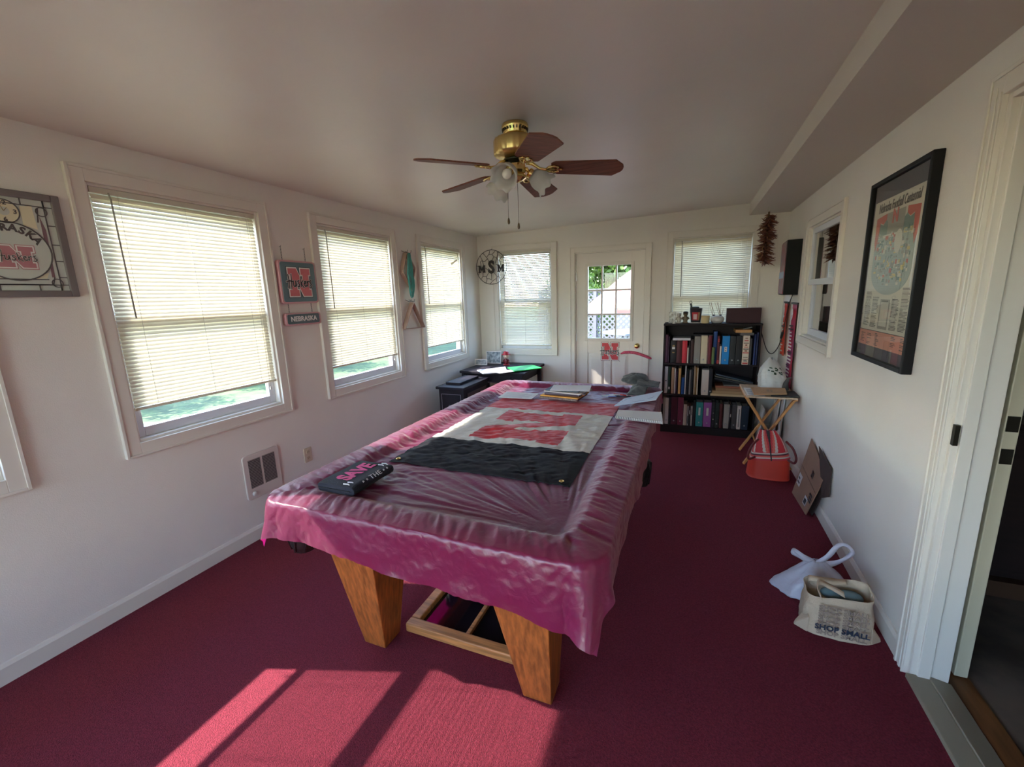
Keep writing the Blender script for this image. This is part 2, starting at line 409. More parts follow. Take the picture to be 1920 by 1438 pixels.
# next room
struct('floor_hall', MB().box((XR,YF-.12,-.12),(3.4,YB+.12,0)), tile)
struct('trim_5', MB().box((1.01,.9,-.004),(1.09,2.68,.006)), mat('oak_strip', rgb(122,78,44), .5, var=.3, vscale=4, stretch=(8,1,1)))
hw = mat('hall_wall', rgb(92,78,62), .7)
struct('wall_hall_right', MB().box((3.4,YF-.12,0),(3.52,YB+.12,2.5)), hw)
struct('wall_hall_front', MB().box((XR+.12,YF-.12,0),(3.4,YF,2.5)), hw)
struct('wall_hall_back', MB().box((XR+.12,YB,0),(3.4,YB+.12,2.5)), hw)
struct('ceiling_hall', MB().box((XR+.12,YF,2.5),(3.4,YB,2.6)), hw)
cab = thing('base_cabinet', 'dark brown wooden cupboard in the dim room beyond the right doorway', 'cupboard', (2.2,2.98,0))
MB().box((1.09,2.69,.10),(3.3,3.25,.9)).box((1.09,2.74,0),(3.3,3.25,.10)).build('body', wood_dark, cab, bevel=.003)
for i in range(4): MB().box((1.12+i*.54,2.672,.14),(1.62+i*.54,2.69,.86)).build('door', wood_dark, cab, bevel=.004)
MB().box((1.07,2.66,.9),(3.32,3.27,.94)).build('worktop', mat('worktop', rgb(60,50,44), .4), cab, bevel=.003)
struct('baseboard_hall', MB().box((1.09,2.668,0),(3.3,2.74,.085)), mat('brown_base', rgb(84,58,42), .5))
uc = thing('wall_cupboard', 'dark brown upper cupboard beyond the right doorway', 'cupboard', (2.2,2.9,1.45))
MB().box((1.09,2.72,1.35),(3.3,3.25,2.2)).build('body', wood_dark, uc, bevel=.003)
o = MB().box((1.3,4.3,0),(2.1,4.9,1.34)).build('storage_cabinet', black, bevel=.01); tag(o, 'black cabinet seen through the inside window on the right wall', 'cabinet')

# baseboards
def baseboard(name, M, u0, u1):
    mb = MB(M); mb.box((u0,0,0),(u1,.075,.014)); mb.hull8([(u0,.075,0),(u1,.075,0),(u1,.075,.014),(u0,.075,.014)],[(u0,.092,0),(u1,.092,0),(u1,.090,.006),(u0,.090,.006)])
    struct(name, mb, trimm)
baseboard('baseboard_left', ML, YF, YB)
baseboard('baseboard_back', MBk, XL+.014, -1.392); baseboard('baseboard_back_right', MBk, -.441, XR-.014)
baseboard('baseboard_right', MR, -YB, -2.037); baseboard('baseboard_right_near', MR, -.935, -YF)

# ------------------------------------------------------------------ outside
def ground_mat():
    m = bpy.data.materials.new('lawn_ground'); m.use_nodes = True; N = m.node_tree.nodes; L = m.node_tree.links
    p = N['Principled BSDF']; p.inputs['Roughness'].default_value = .9
    tc = N.new('ShaderNodeTexCoord'); nz = N.new('ShaderNodeTexNoise'); nz.inputs['Scale'].default_value = 3; nz.inputs['Detail'].default_value = 8
    L.new(tc.outputs['Object'], nz.inputs['Vector'])
    cr = N.new('ShaderNodeValToRGB'); e = cr.color_ramp.elements
    e[0].position = .35; e[0].color = rgb(60,76,42); e[1].position = .65; e[1].color = rgb(92,108,60)
    L.new(nz.outputs['Fac'], cr.inputs[0]); L.new(cr.outputs[0], p.inputs['Base Color'])
    return m
struct('ground', MB().box((-60,-40,-.5),(60,80,-.36)), ground_mat())
struct('trim_gravel_path', MB().box((-7.7,-10,-.36),(-5.6,40,-.34)), mat('gravel', rgb(92,92,97), .9, var=.4, vscale=14))
struct('trim_patio', MB().box((-3.2,5.42,-.36),(2.6,12.2,-.15)), mat('patio_concrete', rgb(100,98,96), .8, var=.1, vscale=3))
leafA = mat('leaf_green', rgb(60,86,34), .6, trans=.4, var=.5, vscale=2.5)
leafB = mat('leaf_light', rgb(84,108,40), .6, trans=.4, var=.5, vscale=2.5)
bark = mat('bark', rgb(84,66,52), .9, bump=.5, bscale=20)
def foliage(mb, c, r, n, size, rnd, sc=(1,1,1)):
    for i in range(n):
        d = Vector((rnd.gauss(0,1),rnd.gauss(0,1),rnd.gauss(0,1))).normalized()
        k = rnd.uniform(.55,1.0)*(1+.28*fbm(d.x*2,d.y*2,d.z*2+c[0]))
        p = Vector(c)+Vector((d.x*sc[0],d.y*sc[1],d.z*sc[2]))*r*k
        a = Vector((rnd.gauss(0,1),rnd.gauss(0,1),rnd.gauss(0,1))).normalized(); b = a.cross(d+Vector((.01,0,0))).normalized()
        s = size*rnd.uniform(.6,1.3)
        mb.add([p-a*s,p-b*s*.5,p+a*s,p+b*s*.5],[(0,1,2,3)], 0, False)
def tree(name, loc, h, r, lm, label, seed, n=5000, size=.09):
    rnd = random.Random(seed); x,y,z = loc
    t = thing(name, label, 'tree' if h > 2.5 else 'shrub', loc, 0, 'trees and shrubs outside')
    tb = MB(); rr = h*.03+.02; tb.tube([(x,y,z),(x+.05*h*.2,y,z+h*.3),(x,y+.02*h,z+h*.62)], [rr*1.3,rr,rr*.6], 8)
    for k in range(5):
        an = k*1.3; tb.tube([(x,y,z+h*(.3+.05*k)),(x+math.cos(an)*r*.35,y+math.sin(an)*r*.35,z+h*(.5+.05*k))],[rr*.5,rr*.25],6)
    tb.build('trunk', bark, t)
    mb = MB()
    for k in range(6):
        an = k*1.05; q = r*.42
        foliage(mb, (x+math.cos(an)*q, y+math.sin(an)*q, z+h*(.46+.13*(k%3))), r*.72, n//6, size, rnd, (1,1,.95))
    mb.build('foliage', lm, t)
tree('maple_tree', (-3.3,19,-.36), 6.5, 2.1, leafB, 'bright green tree seen through the upper left panes of the back door', 1, 9000, .13)
tree('maple_tree', (1.2,21,-.36), 7.5, 2.6, leafA, 'darker green tree with sky showing through, behind the patio umbrella', 2, 8000, .14)
for i,(yy,hh,lb) in enumerate([(2.2,1.3,'green shrub outside below the largest looking blind, near end'),(4.6,1.5,'green shrub outside the nearest window, mid way along'),(7.2,1.2,'low green shrub outside, far side of the nearest window'),(9.5,1.4,'yellow green shrub outside the window beside the ball racks'),(12.8,1.3,'small round shrub at the edge of the far lawn')]):
    tree('garden_shrub', (-10.6,yy,-.36), hh, 1.0, (leafA,leafB)[i==3], lb, 10+i, 2600, .07)
tree('garden_shrub', (-3.9,15.4,-.36), 2.5, 1.35, leafB, 'tall leafy shrub behind the lattice fence, seen through the door glass', 31, 4200, .09)
tree('garden_shrub', (.0,16.2,-.36), 2.3, 1.15, leafA, 'darker shrub behind the lattice fence under the patio umbrella', 32, 3600, .09)
nh = thing('neighbour_house', 'pale blue sided house across the side lawn', 'house', (-15,15,-.36))
MB().box((-19,12,-.36),(-12,24,3)).build('wall', mat('pale_siding', rgb(196,208,218), .7), nh)
MB().hull8([(-19.4,11.6,3),(-11.6,11.6,3),(-11.6,24.4,3),(-19.4,24.4,3)],[(-15.6,11.6,5),(-15.4,11.6,5),(-15.4,24.4,5),(-15.6,24.4,5)]).build('roof', mat('shingle', rgb(96,92,92), .9), nh)
for yy in (14,18): MB().box((-12.02,yy,.6),(-11.95,yy+1.2,2)).build('window', mat('house_window', rgb(60,70,84), .1), nh)
# patio: umbrella, table, lattice fence
um = thing('patio_umbrella', 'faded salmon red patio umbrella beyond the back door', 'umbrella', (-.2,8.8,-.15))
canv = mat('salmon_canvas', rgb(134,98,92), .8, trans=.35, var=.06, vscale=3)
mb = MB(); R_ = 1.75; hub = (-.2,8.8,2.58)
for k in range(8):
    a0 = 2*PI*k/8+.2; a1 = a0+2*PI/8
    def P(a,r,z): return (-.2+math.cos(a)*r, 8.8+math.sin(a)*r, z)
    am = (a0+a1)/2
    for (r0,z0,r1,z1) in ((0.01,2.58,.35,2.42),(.35,2.38,1.1,1.84),(1.1,1.84,R_,1.31),(R_,1.31,R_*1.003,1.21)):
        sag0 = .03*r0/R_; sag1 = .03*r1/R_
        mb.add([P(a0,r0,z0),P(am,r0*.955,z0-sag0),P(am,r1*.955,z1-sag1),P(a0,r1,z1)],[(0,1,2,3)],0,False)
        mb.add([P(am,r0*.955,z0-sag0),P(a1,r0,z0),P(a1,r1,z1),P(am,r1*.955,z1-sag1)],[(0,1,2,3)],0,False)
mb.build('canopy', canv, um, solid=.004)
MB().tube([(-.2,8.8,-.15),(-.2,8.8,2.62)], .022, 12).lathe([(.25,-.15),(.25,-.11),(.05,-.08),(.03,.1)], (-.2,8.8,0), 20).build('pole', mat('umbrella_pole', rgb(110,82,60), .5), um)
mb = MB()
for k in range(8):
    a0 = 2*PI*k/8+.2; mb.tube([(-.2+math.cos(a0)*.05,8.8+math.sin(a0)*.05,2.52),(-.2+math.cos(a0)*R_*.99,8.8+math.sin(a0)*R_*.99,1.30)], .007, 5)
mb.build('ribs', steel, um)
pt = thing('patio_table', 'round white patio table behind the umbrella', 'table', (-.95,10.25,-.15))
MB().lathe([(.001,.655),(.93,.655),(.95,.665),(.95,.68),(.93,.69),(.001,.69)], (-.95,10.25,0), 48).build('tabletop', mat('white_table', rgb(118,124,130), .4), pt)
for k in range(4):
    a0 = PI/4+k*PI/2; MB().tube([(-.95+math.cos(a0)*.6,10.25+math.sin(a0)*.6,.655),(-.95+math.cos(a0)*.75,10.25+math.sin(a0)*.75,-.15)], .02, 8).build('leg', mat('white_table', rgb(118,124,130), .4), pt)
lf = thing('lattice_fence', 'diagonal white lattice fence at the end of the patio', 'fence', (-1,12.5,-.36))
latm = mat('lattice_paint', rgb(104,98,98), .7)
mb = MB(basis((0,12.5,0),(1,0,0),(0,0,1),(0,-1,0)))
X0,X1,Z0,Z1 = -4.2,2.2,-.3,1.62
def clipseg(c_, s):
    pts = []
    for x in (X0,X1):
        z = c_+s*x
        if Z0 <= z <= Z1: pts.append((x,z))
    for z in (Z0,Z1):
        x = (z-c_)/s
        if X0 < x < X1: pts.append((x,z))
    return pts[:2] if len(pts) >= 2 else None
for s,w in ((1,0),(-1,.012)):
    c_ = -4
    while c_ < 7:
        q = clipseg(c_ if s == 1 else c_-2.4, s)
        if q and (Vector(q[0])-Vector(q[1])).length > .05: mb.bar((q[0][0],q[0][1],w),(q[1][0],q[1][1],w), .045, .010, up=(0,0,1))
        c_ += .155
mb.build('lattice', latm, lf)
for x in (-4.2,-2.55,-.9,.75,2.2): MB().box((x-.045,12.44,-.36),(x+.045,12.53,1.7)).build('post', latm, lf)
MB().box((X0,12.45,1.62),(X1,12.53,1.70)).build('top_rail', latm, lf)

# ------------------------------------------------------------------ light
w = bpy.data.worlds.new('World'); scene.world = w; w.use_nodes = True
N = w.node_tree.nodes; L = w.node_tree.links
sky = N.new('ShaderNodeTexSky'); sky.sky_type = 'NISHITA'; sky.sun_disc = False
SD = Vector((1,.34,-.89)).normalized()
sky.sun_elevation = math.asin(-SD.z); sky.sun_rotation = math.atan2(-SD.x, -SD.y); sky.air_density = 1.0; sky.dust_density = .3; sky.ozone_density = 2.5
bg = N['Background']; L.new(sky.outputs[0], bg.inputs[0]); bg.inputs[1].default_value = SKY
sl = bpy.data.lights.new('sun', 'SUN'); sl.energy = SUN; sl.angle = math.radians(.6); sl.color = (1,.96,.89)
so = bpy.data.objects.new('sun', sl); C.objects.link(so); so.rotation_euler = SD.to_track_quat('-Z','Y').to_euler(); so.location = (-8,-3,7)

# ------------------------------------------------------------------ camera
cam = bpy.data.cameras.new('camera'); cam.sensor_width = 36; cam.lens = 806.9085/1920*36; cam.clip_start = .05; cam.clip_end = 200
co = bpy.data.objects.new('camera', cam); C.objects.link(co); scene.camera = co
F = Vector((-0.37709019,0.9048665,-0.19753381)); R = Vector((0.92501109,0.37864641,-0.03132707)); U = R.cross(F)
co.matrix_world = basis((0,0,1.552), R, U, -F)
vs = scene.view_settings; vs.view_transform = 'Standard'; vs.look = 'None'; vs.gamma = 1; vs.use_curve_mapping = False; vs.exposure = EXPO
scene.cycles.max_bounces = 10; scene.cycles.diffuse_bounces = 6; scene.cycles.transparent_max_bounces = 16; scene.cycles.transmission_bounces = 6; scene.cycles.glossy_bounces = 4
scene.cycles.use_denoising = True; scene.cycles.sample_clamp_indirect = 6
scene.cycles.caustics_reflective = False; scene.cycles.caustics_refractive = False
# ------------------------------------------------------------------ pool table
TX0,TX1,TY0,TY1 = -1.56,-.20,1.08,3.60
TXC,TYC = (TX0+TX1)/2,(TY0+TY1)/2
RAILZ,BEDZ = .798,.770
oak = mat('oak', rgb(166,94,42), .42, var=.42, vscale=4, stretch=(16,16,.6), bump=.15, bscale=14)
oakx = mat('oak_crosswise', rgb(196,130,74), .45, var=.35, vscale=5, stretch=(1,14,14))
pt_ = thing('pool_table', 'pool table with tapered oak legs hidden under the magenta nylon cover', 'pool table', (TXC,TYC,0))
def leg(sx, sy):
    cx = TXC
    def X(d): return cx+sx*d
    yb0,yb1,yt0,yt1 = 1.32,1.43,1.19,1.45
    if sy > 0: yb0,yb1,yt0,yt1 = [2*TYC-v for v in (yb0,yb1,yt0,yt1)]
    o0,i0,o1,i1 = .452,.335,.485,.245
    return MB().hull8([(X(i0),yb0,0),(X(o0),yb0,0),(X(o0),yb1,0),(X(i0),yb1,0)],[(X(i1),yt0,.62),(X(o1),yt0,.62),(X(o1),yt1,.62),(X(i1),yt1,.62)])
for sx in (-1,1):
    for sy in (-1,1): leg(sx,sy).build('leg', oak, pt_, bevel=.004, fixn=True)
mb = MB(); ax0,ax1,ay0,ay1 = -1.44,-.32,1.16,3.52
for a,b in (((ax0,ay0),(ax1,ay0+.03)),((ax0,ay1-.03),(ax1,ay1)),((ax0,ay0+.03),(ax0+.03,ay1-.03)),((ax1-.03,ay0+.03),(ax1,ay1-.03))): mb.box((a[0],a[1],.585),(b[0],b[1],.73))
mb.build('apron', oakx, pt_, bevel=.003)
MB().box((TX0+.12,TY0+.12,.71),(TX1-.12,TY1-.12,.755)).build('slate_bed', mat('green_felt', rgb(30,96,60), .9), pt_)
mb = MB()
def rr_(x0,x1,y0,y1,r):
    return [(cx_+math.cos(math.radians(a0+15*i))*r, cy_+math.sin(math.radians(a0+15*i))*r) for cx_,cy_,a0 in ((x1-r,y1-r,0),(x0+r,y1-r,90),(x0+r,y0+r,180),(x1-r,y0+r,270)) for i in range(7)]
po = rr_(TX0+.012,TX1-.012,TY0+.012,TY1-.012,.105); pi_ = rr_(TX0+.12,TX1-.12,TY0+.12,TY1-.12,.02); n_ = len(po)
mb.add([(x,y,.715) for x,y in po]+[(x,y,.785) for x,y in po]+[(x,y,.785) for x,y in pi_]+[(x,y,.715) for x,y in pi_], [(k*n_+i,k*n_+(i+1)%n_,((k+1)%4)*n_+(i+1)%n_,((k+1)%4)*n_+i) for k in range(4) for i in range(n_)])
mb.build('rails', oakx, pt_, bevel=.003, fixn=True)
leather = mat('pocket_leather', rgb(26,20,20), .5, bump=.3, bscale=40)
for px,py in ((TX0+.10,TY0+.10),(TX1-.10,TY0+.10),(TX0+.10,TY1-.10),(TX1-.10,TY1-.10),(TX0+.06,TYC),(TX1-.005,TYC)):
    sd = abs(py-TYC) < .01; s_ = .62 if sd else 1.0; mb = MB(Matrix.Translation((0,0,-.075 if sd else -.035)))
    if sd: mb.bar((px-(.05 if px > TXC else -.05),py,.83),(px-(.03 if px > TXC else -.03),py,.70),.03,.01)
    mb.lathe([(.062*s_,.72),(.060*s_,.70),(.062*s_,.66),(.055*s_,.61),(.042*s_,.575),(.001,.565)], (px,py,0), 16)
    for k in range(8):
        a0 = k*PI/4; mb.tube([(px+math.cos(a0)*.065*s_,py+math.sin(a0)*.065*s_,.715),(px+math.cos(a0+.35)*.066*s_,py+math.sin(a0+.35)*.066*s_,.66),(px+math.cos(a0)*.05*s_,py+math.sin(a0)*.05*s_,.585)], .005, 5)
    mb.build('pocket', leather, pt_)

# nylon cover
def cover_mat():
    m = bpy.data.materials.new('magenta_nylon'); m.use_nodes = True; N = m.node_tree.nodes; L = m.node_tree.links
    p = N['Principled BSDF']; col = rgb(126,14,70)
    p.inputs['Base Color'].default_value = col; p.inputs['Roughness'].default_value = .38
    set_in(p,'Sheen Weight',.6); set_in(p,'Sheen Roughness',.4); set_in(p,'Sheen Tint',(.98,.72,.74,1)); set_in(p,'Specular IOR Level',.95)
    tc = N.new('ShaderNodeTexCoord'); nz = N.new('ShaderNodeTexNoise'); nz.inputs['Scale'].default_value = 30; nz.inputs['Detail'].default_value = 5
    set_in(nz,'Distortion',.8)
    L.new(tc.outputs['Object'], nz.inputs['Vector'])
    b = N.new('ShaderNodeBump'); b.inputs['Strength'].default_value = .35; b.inputs['Distance'].default_value = .006
    L.new(nz.outputs['Fac'], b.inputs['Height']); L.new(b.outputs[0], p.inputs['Normal'])
    t = N.new('ShaderNodeBsdfTranslucent'); t.inputs['Color'].default_value = rgb(205,20,124); L.new(b.outputs[0], t.inputs['Normal'])
    ms = N.new('ShaderNodeMixShader'); ms.inputs[0].default_value = .34
    L.new(p.outputs[0], ms.inputs[1]); L.new(t.outputs[0], ms.inputs[2]); L.new(ms.outputs[0], N['Material Output'].inputs['Surface'])
    return m
nylon = cover_mat()
def sst(a, b, x):
    t = max(0, min(1, (x-a)/(b-a))); return t*t*(3-2*t)
def ridge(n): return (1-abs(n)*1.6)
def top_z(x, y):
    dl,dr,dn,df = x-TX0, TX1-x, y-TY0, TY1-y
    d = min(dl,dr,dn,df)
    # soft corner: combine distances so the bed corners round off
    k = .10
    e = [max(0,.2-q) for q in (dl,dr,dn,df)]
    dd = .2-math.sqrt(max(e[0],e[1])**2+max(e[2],e[3])**2) if (max(e[0],e[1])>0 and max(e[2],e[3])>0) else d
    bed = sst(.105,.175,min(dd,.2) if dd < d else d)
    z = RAILZ+(BEDZ-RAILZ)*bed + .004*math.sin(min(1,d/.12)*PI)*(1-bed)
    # long pull wrinkles fanning out from the near right corner
    vx,vy = x-(-.36), y-1.28; r = math.hypot(vx,vy); th = math.atan2(vy,-vx)
    fan = ridge(fbm(th*9+3, r*1.3, 1.0, 3))*.0085*sst(.06,.3,r)*(1-sst(.9,1.7,r))
    gen = ridge(fbm(x*5+y*3.2, y*16-x*6, 4.0, 3))*.006*sst(.3,1.2,r)
    zb = (fan+gen)*bed
    w = 0
    if bed < 1:
        along,across = (x,y) if min(dn,df) < min(dl,dr) else (y,x)
        q = fbm(along*20+across*9, across*5, 9.0, 3)
        w = ridge(q)*.0095*(.35+.65*sst(0,.1,d))*(1-bed)
        side = ridge(fbm(along*13, across*8, 12.0, 2))*.005*bed*(1-sst(.15,.35,d))
    return z+zb+w
def cover_pt(u, v):
    # u,v in metres of cloth measured from the table's near left corner
    Wd,Ld = TX1-TX0, TY1-TY0; rad = .11
    qx = min(max(u,rad),Wd-rad); qy = min(max(v,rad),Ld-rad); dx,dy = u-qx,v-qy; dist = math.hypot(dx,dy)
    if dist <= rad: return (TX0+u, TY0+v, top_z(TX0+u,TY0+v))
    ex,ey = dx/dist,dy/dist; x,y = TX0+qx+ex*rad, TY0+qy+ey*rad
    z0 = top_z(x,y); a,b = abs(dx),abs(dy); sx = -1 if dx < 0 else 1; sy = -1 if dy < 0 else 1
    r = dist-rad; th = math.atan2(b,a); cor = math.sin(2*th)
    near = (sy < 0)
    fl = .03+.20*abs(cor)**1.5
    pl = .10*math.sin(6*th+.6)*(cor > 0)*cor
    out = .012*(1-math.exp(-r/.02))+(fl+pl)*r
    wob = fbm(u*5.5,v*5.5,3.0,2)*.022*(r/.2)+ridge(fbm(u*22,v*22,5.0,2))*.004*min(1,r/.03)*(1-.6*min(1,r/.15))
    out += wob if (a == 0 or b == 0) else wob*(1-.4*cor)
    out = max(out,.004+.02*r)
    drop = r*(1-.12*fl)*(1-.13*abs(cor))
    if r < .03: drop = r*r/.06+ .0
    else: drop -= .015
    return (x+sx*math.cos(th)*out, y+sy*math.sin(th)*out, z0-drop)
def build_cover():
    Wd,Ld = TX1-TX0, TY1-TY0; st = .0068
    nu = int((Wd+.40)/st); nv = int((Ld+.42)/st); vsv = []; fs = []
    for i in range(nu+1):
        for j in range(nv+1):
            u0 = -.19+(Wd+.40)*i/nu; fu = (u0+.19)/(Wd+.40)
            ofr = .155+.085*sst(0,1,fu)+.005*math.sin(fu*17)
            tv = j/nv
            # near hem follows its own line, the far hem is even
            v = -ofr+(Ld+ofr+.19)*tv
            side = .20+.012*math.sin(tv*19)
            u = u0
            if u0 < 0: u = u0/.19*(side-.02)
            elif u0 > Wd: u = Wd+(u0-Wd)/.21*(side-.055)
            vsv.append(cover_pt(u,v))
    for i in range(nu):
        for j in range(nv):
            a = i*(nv+1)+j; fs.append((a,a+nv+1,a+nv+2,a+1))
    mb = MB(); mb.add(vsv, fs, 0, True)
    o = mb.build('table_cover', nylon); tag(o, 'wrinkled magenta nylon cover draped over the pool table', 'table cover')
build_cover()
def on_bed(x, y, h=.004): return top_z(x,y)+h

# ------------------------------------------------------------------ flag
FX0,FX1,FY0,FY1 = -1.335,-.43,1.605,3.04
def build_flag():
    flagb = mat('flag_black', rgb(24,24,30), .7, spec=.3, bump=.1, bscale=300); flagw = mat('flag_white', rgb(205,198,184), .65, sheen=.2, bump=.1, bscale=300); flagr = mat('flag_red', rgb(196,34,44), .6, sheen=.2, bump=.1, bscale=300)
    B1,B2 = 1.998,2.705                            # band borders
    nx0,nx1,ny0,ny1 = -1.135,-.612,2.055,2.648
    # letter lies on its side: its width runs along y, its top towards -x
    P = [(nx1-(yy)*(nx1-nx0), ny0+xx*(ny1-ny0)) for xx,yy in NPF]
    bm = bmesh.new(); nx,ny = 100,160; vv = []
    for i in range(nx+1):
        for j in range(ny+1): vv.append(bm.verts.new((FX0+(FX1-FX0)*i/nx, FY0+(FY1-FY0)*j/ny, 0)))
    for i in range(nx):
        for j in range(ny):
            a = i*(ny+1)+j; bm.faces.new((vv[a],vv[a+ny+1],vv[a+ny+2],vv[a+1]))
    lines = [((0,B1),(1,B1)),((0,B2),(1,B2))]+[(P[i],P[(i+1)%len(P)]) for i in range(len(P))]
    for p,q in lines:
        d = Vector((q[0]-p[0],q[1]-p[1],0)).normalized(); n = Vector((-d.y,d.x,0))
        if abs(d.x) < 1e-6 or abs(d.y) < 1e-6 or True:
            bmesh.ops.bisect_plane(bm, geom=bm.verts[:]+bm.edges[:]+bm.faces[:], plane_co=(p[0],p[1],0), plane_no=n, dist=1e-5)
    def inside(x, y):
        c_ = False; n = len(P)
        for i in range(n):
            x1,y1 = P[i]; x2,y2 = P[(i+1)%n]
            if (y1 > y) != (y2 > y) and x < (x2-x1)*(y-y1)/(y2-y1)+x1: c_ = not c_
        return c_
    for f in bm.faces:
        c_ = f.calc_center_median()
        f.material_index = 2 if c_.y > B2 else (0 if c_.y < B1 else (2 if inside(c_.x,c_.y) else 1)); f.smooth = True
    for v in bm.verts:
        x,y = v.co.x,v.co.y
        edge = min(x-FX0,FX1-x,y-FY0,FY1-y)
        own = ridge(fbm(x*5+y*5, y*19-x*10, 21., 3))*.006*sst(0,.05,edge)
        v.co.x += .006*fbm(x*2,y*2,30.); v.co.y += .005*fbm(x*2,y*2,40.)
        v.co.z = top_z(x,y)+.0045+max(0,own)
    me = bpy.data.meshes.new('team_flag'); bm.to_mesh(me); bm.free()
    for m in (flagb,flagw,flagr): me.materials.append(m)
    o = bpy.data.objects.new('cloth', me); C.objects.link(o)
    t = thing('team_flag', 'red, white and black flag with a big red N, spread on the magenta cover', 'flag', (0,0,0)); t.location = ((FX0+FX1)/2,(FY0+FY1)/2,BEDZ); WM[t.name] = Matrix.Translation(t.location)
    o.parent = t; o.location = -t.location
    for x,y in ((FX0+.035,FY0+.03),(FX1-.04,FY0+.03)):
        mb = MB(); zz = top_z(x,y)+.008; n = 20
        mb.lathe([(.006,0),(.006,.002),(.009,.003),(.012,.0015),(.012,0)], (x,y,zz), 20)
        mb.build('grommet', brass, t)
    hem = mat('flag_hem', rgb(26,26,30), .7)
    mb = MB(); mb.tube([(FX0+(FX1-FX0)*i/80, FY0+.002, top_z(FX0+(FX1-FX0)*i/80,FY0)+.0065) for i in range(81)], .0016, 5); mb.build('hem', hem, t)
build_flag()

# ------------------------------------------------------------------ things on the table
paper = mat('paper', rgb(226,224,222), .7); paperb = mat('paper_bluish', rgb(206,216,236), .6); inkm = mat('ink', rgb(80,84,96), .8)
def slab(name, q, z0, z1, m, label, cat, group=None, parent=None, lines=0, linem=None, bevel=0, zz=None):
    """q: four (x,y) corners ; zz: optional four base heights"""
    zz = zz or [0,0,0,0]
    mb = MB(); mb.hull8([(x,y,z0+h) for (x,y),h in zip(q,zz)],[(x,y,z1+h) for (x,y),h in zip(q,zz)],0)
    if lines:
        A,B_,C_,D = [Vector((x,y,z1+h+.0004)) for (x,y),h in zip(q,zz)]
        for i in range(lines):
            t0 = .1+.8*i/lines; t1 = t0+.25/lines
            e = .12 if i % 3 else .3
            p0 = A.lerp(D,t0).lerp(B_.lerp(C_,t0),.08); p1 = A.lerp(D,t0).lerp(B_.lerp(C_,t0),1-e); p2 = A.lerp(D,t1).lerp(B_.lerp(C_,t1),1-e); p3 = A.lerp(D,t1).lerp(B_.lerp(C_,t1),.08)
            mb.add([p0,p1,p2,p3],[(0,1,2,3)],1)
    o = mb.build(name, [m, linem or inkm], parent, bevel=bevel, fixn=not lines)
    if label: tag(o, label, cat, group)
    return o
BZ = BEDZ+.025
slab('paper_sheet', [(-1.333,2.915),(-1.069,2.93),(-1.074,3.115),(-1.349,3.118)], BZ+.006, BZ+.008, paper, 'single white sheet of paper lying across the red corner of the flag', 'paper', lines=7, linem=mat('faint_ink', rgb(180,184,190), .8))
# stack of notebooks and folders
def rotq(cx, cy, w, d, a):
    a = math.radians(a); c_,s_ = math.cos(a),math.sin(a)
    return [(cx+x*c_-y*s_, cy+x*s_+y*c_) for x,y in ((-w/2,-d/2),(w/2,-d/2),(w/2,d/2),(-w/2,d/2))]
z = BZ+.006; sg = 'pile of notebooks and folders on the flag'
stack = [(-.862,3.075,.30,.22,-6,.012,rgb(96,26,36),'spiral_notebook','maroon spiral notebook at the very bottom of the pile on the flag'),
 (-.855,3.085,.30,.23,-8,.008,rgb(226,160,70),'manila_envelope','orange tan envelope second from the bottom of the pile on the flag'),
 (-.85,3.10,.27,.21,-3,.010,rgb(74,46,60),'folder','dark plum folder in the middle of the pile on the flag'),
 (-.835,3.09,.29,.20,4,.006,rgb(126,118,128),'folder','grey mauve folder jutting to the right in the pile'),
 (-.83,3.085,.30,.21,-12,.007,rgb(214,208,204),'paper_bundle','bundle of white papers near the top of the pile on the flag'),
 (-.85,3.10,.26,.19,-5,.006,rgb(64,74,92),'folder','dark slate blue folder just under the top sheet of the pile'),
 (-.81,3.095,.29,.20,8,.003,rgb(228,224,222),'paper_sheet','white sheet fanned out on the very top of the pile')]
for i,(cx,cy,w_,d_,a_,h_,cl,nm,lb) in enumerate(stack):
    q = rotq(cx,cy,w_,d_,a_); o = slab(nm, q, z, z+h_, mat('stack_%d'%i, cl, .6), lb, 'notebook' if 'note' in nm else 'stationery', sg)
    if nm == 'spiral_notebook':
        mb = MB(); A = Vector((*q[0],z+h_/2)); B_ = Vector((*q[1],z+h_/2))
        for k in range(34):
            p = A.lerp(B_,(k+.5)/34); mb.lathe([(.0070,-.0012),(.0086,-.0012),(.0086,.0012),(.0070,.0012)], p, 8, axis=(B_-A))
        r_ = mb.build('spiral_binding', mat('wire_white', rgb(205,196,190), .35)); r_.parent = o; r_.location = r_.location-o.location
        # keep the binding's origin relative to the notebook
    z += h_+.0022
# pens and a marker pack
pg = 'pens beside the pile'
pc = [rgb(210,215,225),rgb(40,60,130),rgb(225,225,230),rgb(190,40,40),rgb(30,34,60)]
pl_ = ['silver white pen nearest the pile','dark blue pen among the loose pens','white pen with clip among the loose pens','red capped pen lying highest among the loose pens','black pen nearest the grey cap']
for i in range(5):
    x,y = -.55+.028*i, 3.235+.012*(i%2); a_ = math.radians((12,-8,25,-20,5)[i]); d = Vector((math.cos(a_),math.sin(a_),0)); zz_ = BEDZ+.019+(.010 if i in (2,3) else 0)
    p = Vector((x,y,zz_)); t = thing('pen', pl_[i], 'pen', p, 0, pg)
    MB().tube([p-d*.055,p+d*.05], .0048, 10).build('barrel', mat('pen_%d'%i, pc[i], .35), t)
    MB().tube([p+d*.05,p+d*.062], [.0046,.0012], 10).build('tip', steel, t)
o = slab('sticky_note_pad', rotq(-.505,3.27,.11,.07,8), BEDZ+.012, BEDZ+.018, mat('note_blue', rgb(120,140,205), .6), 'small blue and white card under the loose pens', 'card')
